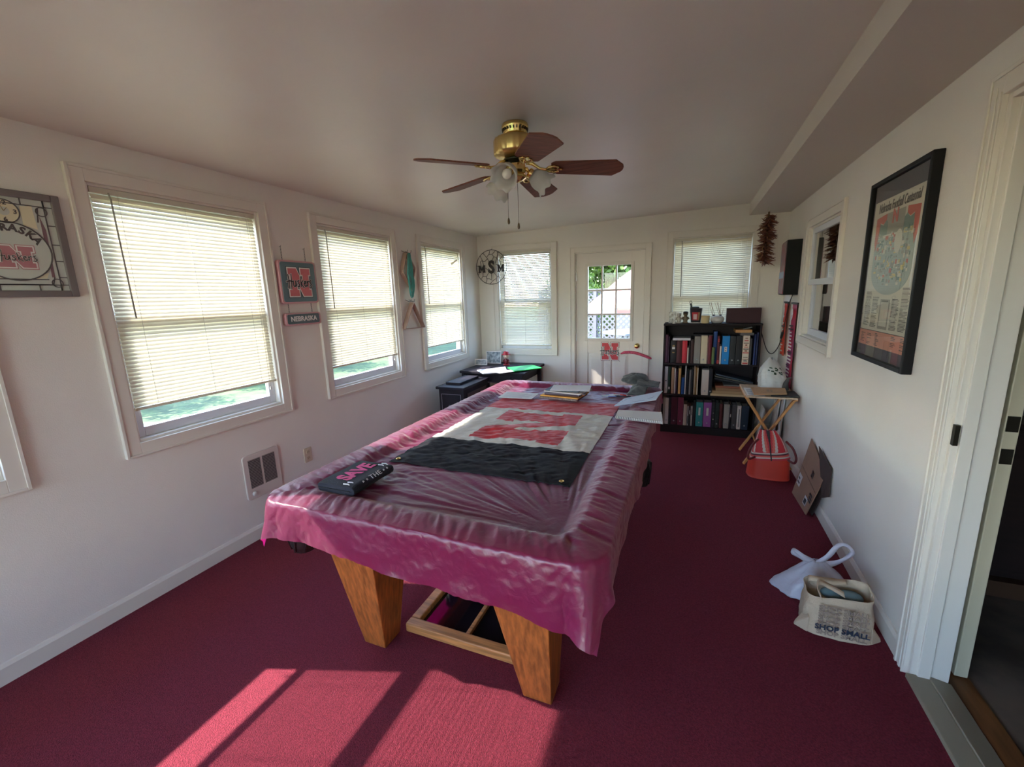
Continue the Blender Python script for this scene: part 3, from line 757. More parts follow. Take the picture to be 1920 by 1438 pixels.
# booklet propped on the right rail
q = [(-.452,2.875),(-.195,3.02),(-.165,3.275),(-.415,3.09)]
slab('booklet', q, .812, .818, paperb, 'pale blue printed booklet resting across the table rail near the grey cap', 'booklet', lines=5, linem=mat('blue_ink', rgb(140,150,190), .7), zz=[-.010,.014,.022,-.008])
# spiral pad overhanging the right edge
t = thing('spiral_notepad', 'white spiral notepad sticking out over the right edge of the pool table', 'notepad', (-.26,2.62,.80))
q = [(-.392,2.545),(-.122,2.505),(-.140,2.715),(-.400,2.700)]
mb = MB(); mb.hull8([(x,y,.817) for x,y in q],[(x,y,.827) for x,y in q]); mb.build('pages', paper, t)
q2 = [(x+.004,y-.004) for x,y in q]; MB().hull8([(x,y,.813) for x,y in q2],[(x,y,.817) for x,y in q2]).build('back_cover', mat('pad_back', rgb(186,176,176), .7), t)
mb = MB(); A = Vector((-.390,2.546,.821)); B_ = Vector((-.124,2.508,.821))
for k in range(26): mb.lathe([(.0066,-.001),(.0080,-.001),(.0080,.001),(.0066,.001)], A.lerp(B_,(k+.5)/26), 8, axis=(B_-A))
mb.build('spiral_binding', black, t)
# grey cap / cloth on the far right corner
def cap_():
    t = thing('knit_cap', 'crumpled dark grey cap on the far right corner of the pool table', 'cap', (-.36,3.45,.80))
    mb = MB()
    def crown(u, v):
        th = u*2*PI; ph = v*PI; r = 1+.16*fbm(math.cos(th)*2+4,math.sin(th)*2+v*3,2.)+.05*math.sin(th*5+v*6)
        return (-.385+math.cos(th)*math.sin(ph)*.105*r, 3.50+math.sin(th)*math.sin(ph)*.095*r, .872-math.cos(ph)*.048*r*(1 if v > .5 else .8))
    mb.grid(crown, 48, 24)
    mb.build('crown', capm, t)
    mb = MB()
    def brim(u, v):
        x = -.36+.16*u; y = 3.30+.22*v+.04*u
        return (x, y+.02*math.sin(u*3), .853+.03*math.sin(v*PI)*(1-u*.5)+.012*fbm(x*14,y*14,6.)-.01*u)
    mb.grid(brim, 24, 24); mb.build('brim', capm, t, solid=.008)
    mb = MB()
    def flap(u, v):
        x = -.41+.12*u+.02*v; y = 3.20+.20*v
        return (x, y, .812+.055*math.sin(min(1,v*1.2)*PI*.5)*(1-abs(u-.5)*.9)+.008*fbm(x*20,y*20,8.))
    mb.grid(flap, 20, 24); mb.build('ear_flap', capm, t, solid=.006)
capm = mat('cap_grey', rgb(62,66,68), .9, var=.3, vscale=20, bump=.5, bscale=150, sheen=.3)
cap_()
# folded shirt
def shirt():
    sm = mat('shirt_black', rgb(28,28,42), .85, var=.15, vscale=12, bump=.3, bscale=300, sheen=.05)
    z0 = BEDZ+.027; H = .040
    t = thing('folded_shirt', 'folded black shirt with pink lettering at the near end of the pool table', 'shirt', (-1.3,1.34,z0))
    x0,x1,y0,y1 = -1.385,-1.195,1.215,1.468
    def ring(k, n=14):
        pass
    # cross section in x-z: round nose on the +x side, layers show on the -y side
    prof = [(x0+.008,0),(x0,.006),(x0,H-.008),(x0+.01,H)]
    r = H/2
    prof += [(x1-r,H)]+[(x1-r+r*math.sin(a),H/2+r*math.cos(a)) for a in [PI*i/10 for i in range(1,10)]]+[(x1-r,0)]
    mb = MB(); n = len(prof); ny = 10; vs_ = []; fs = []
    for j in range(ny+1):
        y = y0+(y1-y0)*j/ny; e = 1-.10*(abs(j/ny-.5)*2)**8
        for (px,pz) in prof: vs_.append((px+.003*fbm(y*9,pz*30,2.), y, z0+pz*e+.0015*fbm(px*15,y*15,5.)))
    for j in range(ny):
        for i in range(n): fs.append((j*n+i,(j+1)*n+i,(j+1)*n+(i+1)%n,j*n+(i+1)%n))
    fs.append(list(range(n))); fs.append([ny*n+i for i in range(n)][::-1])
    mb.add(vs_, fs, 0, False); mb.build('fabric', sm, t, bevel=.003)
    mb = MB(); mb.box((x0+.004,y0-.0025,z0+.017),(x1-.02,y0-.0005,z0+.0195)); mb.build('fold_line', black, t)
    pk = mat('shirt_pink', rgb(226,96,150), .8)
    M_ = basis((-1.293,1.345,z0+H+.0022),(0,1,0),(-1,0,0),(0,0,1))
    mb = MB(); mb.text('SAVE', .098, M_, depth=.0006, offset=.0035, sx=.80); mb.build('pink_lettering', pk, t)
    wh = mat('shirt_white', rgb(205,200,205), .8)
    n_ = Vector((.62,0,.78)).normalized(); up = Vector((-.78,0,.62)).normalized()
    M_ = basis((x1-r+.0165,1.350,z0+H/2+.0185),(0,1,0),up,n_)
    mb = MB(); mb.text('THE', .030, M_, depth=.0005, sx=1.2, spacing=1.1)
    for yy in (-.075,-.052,.052,.075): mb.m = M_; mb.prism([(yy-.004,-.004),(yy+.004,-.003),(yy+.003,.005),(yy-.003,.004)], 0, .001)
    mb.m = Matrix.Identity(4)
    for ys in (y0+.012,y1-.030):
        for dx in (0,.018):
            pts = [(x1-.062+.02*k+dx*.3, ys+dx+.004*math.sin(k*1.4), z0+(H+.0012 if k < 2 else H-.010)) for k in range(4)]
            pts[3] = (x1-.003, ys+dx+.006, z0+H*.55)
            mb.tube(pts, .0026, 6)
    mb.build('white_lettering', wh, t)
shirt()
# framed glass panel on the floor under the table
t = thing('framed_glass_panel', 'oak framed dark glass panel lying on the carpet under the pool table', 'panel', (-.88,2.0,0))
gx0,gx1,gy0,gy1 = -1.19,-.56,1.44,2.55
mb = MB()
mb.box((gx0,gy0,.0),(gx1,gy0+.05,.045)); mb.box((gx0,gy1-.05,.0),(gx1,gy1,.045)); mb.box((gx0,gy0+.05,.0),(gx0+.05,gy1-.05,.045)); mb.box((gx1-.05,gy0+.05,.0),(gx1,gy1-.05,.045)); mb.build('frame', oakx, t, bevel=.006)
MB().box((-.895,gy0+.05,.014),(-.875,gy1-.05,.036)).build('divider', oakx, t, bevel=.003)
MB().box((gx0+.05,gy0+.05,.012),(gx1-.05,gy1-.05,.018)).build('glass', mat('dark_glass', rgb(24,16,24), .06, spec=1.0), t)
# ------------------------------------------------------------------ ceiling fan
def build_fan():
    cx,cy = -.845,2.17; zc = cz(cx)
    t = thing('ceiling_fan', 'brass ceiling fan with five wooden blades and frosted tulip light shades', 'ceiling fan', (cx,cy,zc))
    br = brass
    MB().lathe([(.001,zc),(.062,zc),(.066,zc-.008),(.066,zc-.022),(.058,zc-.030),(.060,zc-.045),(.050,zc-.056),(.030,zc-.060),(.030,zc-.066)], (cx,cy,0), 40).build('canopy', br, t)
    mb = MB()
    for k in range(24):
        a = 2*PI*k/24; mb.box((0,0,0),(0,0,0)) if False else mb.bar((cx+math.cos(a)*.064,cy+math.sin(a)*.064,zc-.024),(cx+math.cos(a)*.0605,cy+math.sin(a)*.0605,zc-.036),.006,.004)
    mb.build('vent_slots', mat('slot_dark', rgb(60,46,20), .6), t)
    MB().lathe([(.03,zc-.060),(.088,zc-.064),(.104,zc-.070),(.108,zc-.080),(.108,zc-.132),(.104,zc-.142),(.085,zc-.150),(.045,zc-.156),(.04,zc-.160)], (cx,cy,0), 96, flute=.012, nf=24).build('motor_housing', mat('fluted_brass', rgb(226,198,132), .32, metal=1), t)
    hz = zc-.166
    MB().lathe([(.04,zc-.158),(.062,zc-.162),(.062,zc-.172),(.036,zc-.176),(.034,zc-.186)], (cx,cy,0), 32).build('flywheel', mat('dark_brass', rgb(60,60,48), .35, metal=.8), t)
    wood = mat('blade_wood', rgb(118,70,54), .55, var=.35, vscale=6, stretch=(1,16,8), spec=.25)
    for k,aa in enumerate((18,90,162,234,306)):
        a = math.radians(aa); bl_r0,bl_r1 = .175,.530; zb = zc-.198
        Mk = Matrix.Translation((cx,cy,zb)) @ Matrix.Rotation(a,4,'Z') @ Matrix.Rotation(math.radians(3),4,'Y') @ Matrix.Rotation(math.radians(-12),4,'X')
        mb = MB(Mk); w0,w1 = .058,.074
        pts = [(bl_r0,-w0*.72),(bl_r0+.02,-w0),(bl_r1-.045,-w1),(bl_r1-.006,-w1*.42),(bl_r1,-w1*.15),(bl_r1,w1*.15),(bl_r1-.006,w1*.42),(bl_r1-.045,w1),(bl_r0+.02,w0),(bl_r0,w0*.72)]
        mb.prism(pts, -.0035, .0035); b = mb.build('blade', wood, t, bevel=.0015)
        mb = MB(Mk)
        mb.tube([(.052,0,.024),(.085,0,.018),(.118,0,-.004),(.150,0,-.010),(.175,0,-.0065)], [.010,.009,.007,.0075,.008], 10)
        for s in (-1,1): mb.tube([(.150,0,-.009),(.165,s*.022,-.008),(.190,s*.030,-.007),(.212,s*.020,-.0068),(.205,s*.006,-.0068)], [.006,.006,.0055,.005,.004], 8)
        mb.prism([(.165,-.012),(.225,-.006),(.235,0),(.225,.006),(.165,.012)], -.0085, -.0037)
        for q in ((.190,-.026),(.190,.026),(.225,0)): mb.ball((q[0],q[1],-.009), .0042, 0, 8)
        mb.build('blade_iron', br, t)
    MB().lathe([(.034,zc-.180),(.048,zc-.186),(.050,zc-.215),(.046,zc-.228),(.040,zc-.232),(.052,zc-.238),(.052,zc-.248),(.030,zc-.262),(.010,zc-.268),(.001,zc-.270)], (cx,cy,0), 12, smooth=False).build('switch_housing', br, t, bevel=.001)
    shade = bpy.data.materials.new('frosted_glass'); shade.use_nodes = True; N = shade.node_tree.nodes; L = shade.node_tree.links
    p = N['Principled BSDF']; p.inputs['Base Color'].default_value = rgb(225,224,220); p.inputs['Roughness'].default_value = .3
    tr = N.new('ShaderNodeBsdfTranslucent'); tr.inputs[0].default_value = rgb(230,228,222); tp = N.new('ShaderNodeBsdfTransparent')
    m1 = N.new('ShaderNodeMixShader'); m1.inputs[0].default_value = .5; m2 = N.new('ShaderNodeMixShader'); m2.inputs[0].default_value = .22
    L.new(p.outputs[0],m1.inputs[1]); L.new(tr.outputs[0],m1.inputs[2]); L.new(m1.outputs[0],m2.inputs[1]); L.new(tp.outputs[0],m2.inputs[2]); L.new(m2.outputs[0],N['Material Output'].inputs['Surface'])
    for aa in (-90,32,150):
        a = math.radians(aa); d = Vector((math.cos(a),math.sin(a),0)); z0 = zc-.205
        p0 = Vector((cx,cy,z0))
        ax = (d*.84+Vector((0,0,-.54))).normalized(); tip = p0+d*.062+Vector((0,0,-.012))
        sock = MB(); sock.tube([p0+d*.03, p0+d*.055, tip], .010, 10); sock.lathe([(.018,0),(.024,.006),(.024,.022),(.020,.026)], tip, 20, axis=ax); so_ = sock.build('light_socket', br, t)
        mb = MB(); Rq = Vector((0,0,1)).rotation_difference(ax).to_matrix(); prof = [(.022,.020),(.034,.032),(.046,.052),(.050,.072),(.048,.090),(.054,.106),(.066,.118)]
        n = 60; vs_ = []; fs = []
        for i,(r,h) in enumerate(prof):
            for j in range(n):
                th = 2*PI*j/n; e = max(0,(i-3)/3); rr = r*(1+.05*e*math.cos(8*th)); hh = h+.007*e*math.cos(8*th)
                vs_.append(tip+Rq@Vector((rr*math.cos(th),rr*math.sin(th),hh)))
        for i in range(len(prof)-1):
            for j in range(n): fs.append((i*n+j,i*n+(j+1)%n,(i+1)*n+(j+1)%n,(i+1)*n+j))
        mb.add(vs_, fs, 0, True); mb.build('tulip_shade', shade, t, solid=.002)
        MB().lathe([(.011,.026),(.012,.040),(.022,.062),(.024,.076),(.016,.092),(.001,.098)], tip, 20, axis=ax).build('bulb', mat('bulb_glass', rgb(235,232,225), .2), t)
    for dx,zz in ((-.040,1.925),(.014,1.897)):
        x = cx+dx; y = cy-.02
        MB().tube([(x,y,zc-.25),(x,y,zz+.02)], .0012, 5).lathe([(.001,zz+.024),(.005,zz+.016),(.0065,zz+.004),(.006,zz-.004),(.001,zz-.010)], (x,y,0), 10).build('pull_chain', mat('chain_brown', rgb(96,76,56), .4, metal=.5), t)
build_fan()

# ------------------------------------------------------------------ window wall
red = mat('logo_red', rgb(196,52,62), .5); logow = mat('logo_white', rgb(226,222,216), .5); ink = mat('logo_ink', rgb(34,32,36), .5)
# stained glass style clock
def wall_clock():
    y0,y1,z0,z1 = .735,1.125,1.615,2.050; yc = .945
    t = thing('wall_clock', 'stained glass look wall clock with a red N, cut off at the left edge', 'clock', (-2.63,(y0+y1)/2,z0))
    fr = mat('clock_frame', rgb(120,112,110), .5); pane_ = mat('clock_pane', rgb(198,202,192), .35); lead = mat('clock_lead', rgb(92,88,88), .5); cream = mat('clock_cream', rgb(222,214,182), .4); mauve = mat('clock_mauve', rgb(128,100,106), .4)
    Mx = on_left(0,0,-2.638); mb = MB(Mx); f = .028
    mb.box((y0,z0,0),(y0+f,z1,.022)).box((y1-f,z0,0),(y1,z1,.022)).box((y0+f,z0,0),(y1-f,z0+f,.022)).box((y0+f,z1-f,0),(y1-f,z1,.022)); mb.build('frame', fr, t, bevel=.003)
    MB(Mx).box((y0+f,z0+f,.004),(y1-f,z1-f,.009)).build('glass_panel', pane_, t)
    mb = MB(Mx)
    def strip(a, b, w=.004):
        d = (Vector(b)-Vector(a)).normalized(); n = Vector((-d.y,d.x))*w/2; mb.prism([tuple(Vector(a)+n),tuple(Vector(a)-n),tuple(Vector(b)-n),tuple(Vector(b)+n)], .009, .0115)
    def ring_(c_, r, w=.004, n=48):
        for k in range(n):
            a = 2*PI*k/n; b = 2*PI*(k+1)/n
            mb.prism([(c_[0]+math.cos(a)*(r-w/2),c_[1]+math.sin(a)*(r-w/2)),(c_[0]+math.cos(b)*(r-w/2),c_[1]+math.sin(b)*(r-w/2)),(c_[0]+math.cos(b)*(r+w/2),c_[1]+math.sin(b)*(r+w/2)),(c_[0]+math.cos(a)*(r+w/2),c_[1]+math.sin(a)*(r+w/2))], .0105, .013)
    C1 = (yc,1.963); C2 = (yc,1.803); r1,r2 = .046,.118
    for k in (y0+f+.026,y1-f-.026): strip((k,z0+f),(k,z1-f))
    for k in (z0+f+.024,z1-f-.026): strip((y0+f,k),(y1-f,k))
    for k in (.80,.88,1.0,1.07): strip((k,z0+f),(k,z0+f+.024)); strip((k,z1-f-.026),(k,z1-f))
    for k in (1.70,1.77,1.84,1.92): strip((y0+f,k),(y0+f+.026,k)); strip((y1-f-.026,k),(y1-f,k))
    ring_(C1, r1); ring_(C2, r2, .005)
    for s in (-1,1):
        for zz in (1.675,1.975): 
            ring_((yc+s*.115,zz), .018, .0035, 16)
        strip((yc+s*.097,1.93),(yc+s*.105,1.99)); strip((yc+s*.1,1.665),(yc+s*.11,1.70))
    strip((yc-.1,1.668),(yc+.1,1.668)); strip((yc-.09,1.690),(yc+.09,1.690))
    mb.build('leading', lead, t)
    mb = MB(Mx)
    for s in (-1,1):
        mb.prism([(yc+s*a,b) for a,b in [(.05,1.99),(.088,1.995),(.092,1.90),(.05,1.912)][::s]], .009, .0100)
        mb.prism([(yc+s*a,b) for a,b in [(.03,1.689),(.085,1.695),(.095,1.72),(.06,1.705)][::s]], .009, .0100)
    def disc(c_, r, k=0, z=.0105):
        mb.prism([(c_[0]+math.cos(2*PI*i/40)*r, c_[1]+math.sin(2*PI*i/40)*r) for i in range(40)], .009, z, k)
    disc(C1, r1); disc(C2, r2, 1, .0102); disc(C1, .017, 1, .0112)
    for s in (-1,1):
        mb.prism([(yc+s*a,b) for a,b in [(.102,1.70),(.112,1.70),(.118,1.90),(.106,1.955)][::s]], .009, .0101, 2)
    mb.build('coloured_glass', [cream, pane_, mauve], t)
    mb = MB()
    ckm = mat('clock_ink', rgb(90,84,82), .6)
    for a,s_ in ((0,'12'),(-90,'3'),(180,'6'),(90,'9')):
        r = math.radians(a+90); MB().text(s_, .024, on_left(C1[0]+math.cos(r)*.033*(1 if a in (0,180) else 1.0), C1[1]+math.sin(r)*.033, -2.6265), offset=.0006).build('numeral', ckm, t)
    W_ = 'NEBRASKA'
    for i,ch in enumerate(W_):
        a = math.radians(148-(148-32)*i/7); r = .095
        mb.text(ch, .040, on_left(C2[0]+math.cos(a)*r, C2[1]+math.sin(a)*r, -2.6270) @ Matrix.Rotation(a-PI/2,4,'Z'), offset=.0016)
    mb.build('lettering', mat('clock_ink', rgb(90,84,82), .6), t)
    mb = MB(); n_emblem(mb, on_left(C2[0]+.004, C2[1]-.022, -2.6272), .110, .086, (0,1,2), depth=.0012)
    mb.build('emblem', [mat('clock_red_hazed', rgb(184,126,130), .5), logow, mat('clock_red_hazed', rgb(184,126,130), .5), mat('clock_ink', rgb(90,84,82), .6)], t)  # red of the N and its edge paled, lens haze put into the colour
    mb = MB(Mx)
    for a,l in ((35,.018),(-20,.026)):
        r = math.radians(a); mb.prism([(C1[0]-.0012,C1[1]),(C1[0]+.0012,C1[1]),(C1[0]+math.sin(r)*l+.0008,C1[1]+math.cos(r)*l),(C1[0]+math.sin(r)*l-.0008,C1[1]+math.cos(r)*l)], .0115, .013)
    mb.build('hands', mat('clock_hands', rgb(150,130,80), .4), t)
wall_clock()
def rrect(u0,u1,v0,v1,r,n=6):
    pts = []
    for cx_,cy_,a0 in ((u1-r,v1-r,0),(u0+r,v1-r,90),(u0+r,v0+r,180),(u1-r,v0+r,270)):
        for i in range(n+1):
            a = math.radians(a0+90*i/n); pts.append((cx_+math.cos(a)*r, cy_+math.sin(a)*r))
    return pts
def chain(mb, p, q, n=6, r=.006):
    p = Vector(p); q = Vector(q); d = (q-p)/n
    for i in range(n):
        c_ = p+d*(i+.5); 
        pts = []
        for k in range(9):
            a = 2*PI*k/8; e = Vector((0,0,1))*math.cos(a)*d.length*.62; f = (Vector((0,1,0)) if i % 2 else Vector((1,0,0)))*math.sin(a)*r*.6
            pts.append(c_+e+f)
        mb.tube(pts, .0011, 5)
def hanging_sign():
    t = thing('hanging_sign', 'teal and pink two-piece hanging sign with a red N above a NEBRASKA plaque', 'sign', (-2.62,2.355,1.40))
    pinkrim = mat('sign_rim', rgb(210,156,160), .45); teal = mat('sign_teal', rgb(98,122,128), .45); chm = mat('chain_iron', rgb(84,78,76), .4, metal=.6)
    Mx = on_left(0,0,-2.638)
    MB(Mx).prism(rrect(2.197,2.512,1.553,1.850,.022), 0, .030).build('sign_board', pinkrim, t, bevel=.004)
    MB(Mx).prism(rrect(2.209,2.500,1.565,1.838,.018), .028, .034).build('face_panel', teal, t, bevel=.002)
    mb = MB(); n_emblem(mb, on_left(2.355,1.700,-2.6035), .185, .190, (0,1,2), depth=.003); mb.build('emblem', [mat('sign_red_hazed', rgb(204,112,116), .5), logow, mat('sign_outline', rgb(60,72,78), .5), ink], t)  # lens haze lightened into the N's red; dark outline is its own colour
    MB(Mx).prism(rrect(2.205,2.512,1.400,1.487,.016), 0, .028).build('name_board', pinkrim, t, bevel=.004)
    MB(Mx).prism(rrect(2.217,2.500,1.409,1.478,.012), .026, .032).build('name_panel', mat('sign_teal_dark', rgb(84,102,106), .45), t, bevel=.002)
    MB().text('NEBRASKA', .048, on_left(2.358,1.443,-2.6055), offset=.0012, sx=.98).build('lettering', logow, t)
    for y,zt,zb in ((2.250,1.936,1.848),(2.448,1.935,1.849),(2.253,1.552,1.486),(2.453,1.552,1.486)):
        mb = MB(); chain(mb, (-2.625,y,zb),(-2.625,y,zt), 5)
        if zt > 1.9: mb.tube([(-2.638,y,zt+.004),(-2.622,y,zt+.004),(-2.620,y,zt+.012)], .0016, 6)
        mb.build('chain', chm, t)
hanging_sign()
# ball racks and beads
def poly_rack(name, label, pts, w, h, x, m, rz=0):
    pts = [Vector(p) for p in pts]; n = len(pts); mb = MB(on_left(0,0,x)); cen = sum(pts, Vector((0,0)))/n
    N_ = []
    for i,p in enumerate(pts):
        a = pts[i-1]; b = pts[(i+1)%n]
        for t_ in (0,.25,.5,.75,1.0):
            q = (p+(a-p).normalized()*.022)*(1-t_)**2+p*2*t_*(1-t_)+(p+(b-p).normalized()*.022)*t_*t_
            N_.append(q)
    k = len(N_); vs_ = []
    for q in N_:
        d = (q-cen).normalized(); i_ = q-d*w
        vs_ += [(q.x,q.y,0),(q.x,q.y,h),(i_.x,i_.y,h),(i_.x,i_.y,0)]
    fs = []
    for i in range(k):
        j = (i+1)%k
        for e in range(4): fs.append((i*4+e,j*4+e,j*4+(e+1)%4,i*4+(e+1)%4))
    mb.add(vs_, fs, 0, False); o = mb.build(name, m, bevel=.002, fixn=True); tag(o, label, 'ball rack')
    return o
rackw = mat('rack_wood', rgb(176,148,134), .45, var=.2, vscale=6)
poly_rack('diamond_rack', 'wooden diamond ball rack hanging above the triangle rack', [(3.655,2.020),(3.79,1.865),(3.70,1.665),(3.565,1.82)], .013, .045, -2.632, rackw)
poly_rack('triangle_rack', 'wooden triangle ball rack hanging on the window wall below the diamond one', [(3.705,1.540),(3.885,1.262),(3.525,1.270)], .014, .050, -2.632, rackw)
hk = mat('hook_metal', rgb(120,112,110), .35, metal=.7)
for z,lb in ((2.015,'pair of small metal wall hooks holding the diamond rack'),(1.545,'pair of small metal wall hooks holding the triangle rack')):
    mb = MB()
    for y in (3.64,3.70): mb.tube([(-2.64,y,z+.01),(-2.60,y,z-.008),(-2.575,y,z-.010),(-2.570,y,z+.014)], .0028, 6)
    o = mb.build('wall_hook', hk); tag(o, lb, 'hook')
tealm = mat('teal_mesh', rgb(104,196,186), .6, trans=.3)
mb = MB(); rnd = random.Random(4)
for k in range(9):
    off = rnd.uniform(-.012,.012); w_ = rnd.uniform(.025,.050); dep = rnd.uniform(.056,.068); bot = rnd.uniform(1.565,1.64)
    pts = []
    for i in range(25):
        a = 2*PI*i/24; pts.append((-2.636+dep+.004*math.sin(a*3+k), 3.665+off+math.sin(a)*w_*(1.0 if math.cos(a) < 0 else .6), (2.0+bot)/2+math.cos(a)*(2.0-bot)/2))
    mb.tube(pts, .0042, 6)
o = mb.build('bead_necklace', tealm); tag(o, 'bundle of teal bead strings hanging behind the diamond rack', 'beads')
# heater and outlet
t = thing('wall_heater', 'white wall heater grille low on the window wall beside the outlet', 'heater', (-2.63,1.885,.285))
Mx = on_left(0,0,-2.640); wh_ = mat('heater_white', rgb(208,198,190), .4)
mb = MB(Mx); mb.prism(rrect(1.752,2.015,.285,.590,.022), 0, .012); mb.build('cover_plate', wh_, t, bevel=.004)
for a,b in ((1.785,1.872),(1.888,1.980)):
    MB(Mx).box((a,.362,.0125),(b,.555,.0135)).build('grille_opening', mat('grille_dark', rgb(66,60,60), .6), t)
    mb = MB(Mx)
    for i in range(19): mb.box((a,.366+i*.0102,.0130),(b,.3692+i*.0102,.0155))
    mb.build('louvres', mat('grille_bar', rgb(150,142,138), .4), t)
MB().lathe([(.016,0),(.016,.010),(.012,.014),(.001,.014)], (-2.628,1.800,.325), 20, axis=(1,0,0)).build('thermostat_knob', wh_, t)
t = thing('wall_outlet', 'cream electrical outlet plate to the right of the wall heater', 'outlet', (-2.63,2.262,.37)); 
MB(Mx).prism(rrect(2.227,2.298,.370,.482,.006), 0, .006).build('plate', mat('outlet_cream', rgb(206,192,168), .4), t, bevel=.002)
for z in (.402,.450):
    MB(Mx).prism(rrect(2.246,2.279,z-.014,z+.014,.010), .005, .009).build('socket', mat('outlet_cream2', rgb(196,180,154), .4), t)
    mb = MB(Mx); mb.box((2.255,z-.004,.009),(2.2575,z+.006,.0095)).box((2.267,z-.004,.009),(2.2695,z+.006,.0095)); mb.build('slot', black, t)

# ------------------------------------------------------------------ back wall
def round_sign():
    cx,czz,r = -2.42,1.935,.215; y = 5.235
    t = thing('metal_monogram', 'round black metal wall art with letters MSM left of the back window', 'wall art', (cx,y,czz-r))
    im = mat('wrought_iron', rgb(46,42,42), .5, metal=.3); M0 = on_back(cx, czz, y)
    def P3(a, b, z=0): return M0 @ Vector((a,b,z))
    mb = MB(); mb.tube([P3(math.cos(2*PI*i/64)*r, math.sin(2*PI*i/64)*r) for i in range(65)], .0038, 8)
    S = [[(-.98,.12),(-.72,.06)],[(-.72,.70),(-.58,.42),(-.50,.10)],[(-.58,.42),(-.72,.35),(-.68,.1),(-.62,-.02)],[(-.50,.82),(-.24,.52),(-.12,.28)],[(-.55,.36),(-.40,.36),(-.24,.50)],
         [(-.28,.60),(-.12,.76),(-.06,.97)],[(-.12,.74),(.08,.74),(.28,.90)],[(.08,.72),(.20,.60),(.36,.54)],[(.20,.58),(.06,.42),(0,.28)],[(.48,.83),(.38,.5),(.26,.22)],
         [(.38,.48),(.52,.36),(.72,.58)],[(.54,.36),(.48,.2),(.50,.08)],[(.54,.36),(.64,.3),(.62,.08)],[(.28,.12),(.42,.16)],[(.98,.14),(.80,.12)],
         [(-.86,-.40),(-.78,-.2),(-.72,-.18)],[(-.74,-.70),(-.58,-.5),(-.56,-.22)],[(-.58,-.52),(-.34,-.52),(-.20,-.34)],[(-.36,-.52),(-.32,-.7),(-.38,-.92)],[(-.32,-.66),(-.12,-.68),(0,-.76)],
         [(0,-.36),(0,-.72)],[(.18,-.34),(.36,-.56),(.30,-.86)],[(.36,-.56),(.48,-.58),(.52,-.3),(.62,-.2)],[(-.12,-.98),(.04,-.82),(.28,-.68)],[(.50,-.56),(.56,-.8)],[(.92,-.40),(.80,-.22)],[(.84,.54),(.70,.54)],[(-.40,-.02),(-.22,-.16),(-.2,-.3)]]
    for s_ in S: mb.tube([P3(a*r,b*r,0) for a,b in s_], .0032, 6)
    for a,b in ((-.52,.84),(.48,.83)): mb.ball(P3(a*r,b*r,.004), .0075, 0, 8)
    mb.build('ring_frame', im, t)
    mb = MB(); mb.text('S', .215, M0 @ Matrix.Translation((.002,-.006,.004)), depth=.003, offset=.009, sx=.86); 
    MP = [(0,0),(.37,0),(.37,.14),(.30,.14),(.30,.56),(.5,.10),(.70,.56),(.70,.14),(.63,.14),(.63,0),(1,0),(1,.14),(.93,.14),(.93,.86),(1,.86),(1,1),(.70,1),(.5,.52),(.30,1),(0,1),(0,.86),(.07,.86),(.07,.14),(0,.14)]
    for s in (-1,1):
        mb.m = M0 @ Matrix.Translation((s*.135,-.018,.004)); mb.prism([((a-.5)*.100,(b-.5)*.092) for a,b in MP], -.003, .003)
    mb.build('letters', im, t)
    mb = MB(); mb.tube([P3(0,r,0),P3(0,r+.01,-.02),(cx,5.29,czz+r+.02)], .002, 6); mb.build('hanger', im, t)
round_sign()
mb = MB(); mb.tube([(-2.42,5.20,cz(-2.42)),(-2.42,5.20,cz(-2.42)-.02),(-2.41,5.20,cz(-2.42)-.035),(-2.425,5.20,cz(-2.42)-.04)], .003, 6).lathe([(.010,cz(-2.42)-.003),(.010,cz(-2.42))], (-2.42,5.20,0), 12)
o = mb.build('ceiling_hook', mat('white_hook', rgb(225,222,216), .4)); tag(o, 'small white hook screwed into the ceiling above the round metal art', 'hook')
# magnet on the door
mb = MB(); n_emblem(mb, on_back(-.897,.857,5.312), .195, .205, (0,1,2), depth=.0015)
mb.m = on_back(-.897,.857,5.3125); mb.prism([(.118+math.cos(k)*.004,-.118+math.sin(k)*.004) for k in range(6)], 0, .001, 3); mb.m = Matrix.Identity(4)
t = thing('door_magnet', 'red block N magnet with black script on the back door', 'magnet', (-.897,5.31,.75)); mb.build('emblem', [red, logow, mat('magnet_edge', rgb(120,40,48), .5), ink], t)
# pink fuzzy strip pinned across door and casing
mb = MB(); pts = [(-.762,.838),(-.72,.853),(-.66,.857),(-.60,.852),(-.545,.838),(-.49,.818),(-.44,.800),(-.405,.786)]
vsx = []
for i,(x,z) in enumerate(pts):
    e = .016 if 0 < i < len(pts)-1 else .007
    yy = 5.268
    vsx += [(x,yy,z-e),(x,yy-.008,z),(x,yy,z+e)]
mb.add(vsx, [(i*3+j,i*3+3+j,i*3+4+j,i*3+1+j) for i in range(len(pts)-1) for j in (0,1)], 0, True)
o = mb.build('pink_ribbon', mat('ribbon_pink', rgb(206,84,110), .8, var=.3, vscale=90), solid=.006); tag(o, 'short curved pink ribbon strip stuck across the door edge under the knob', 'ribbon')

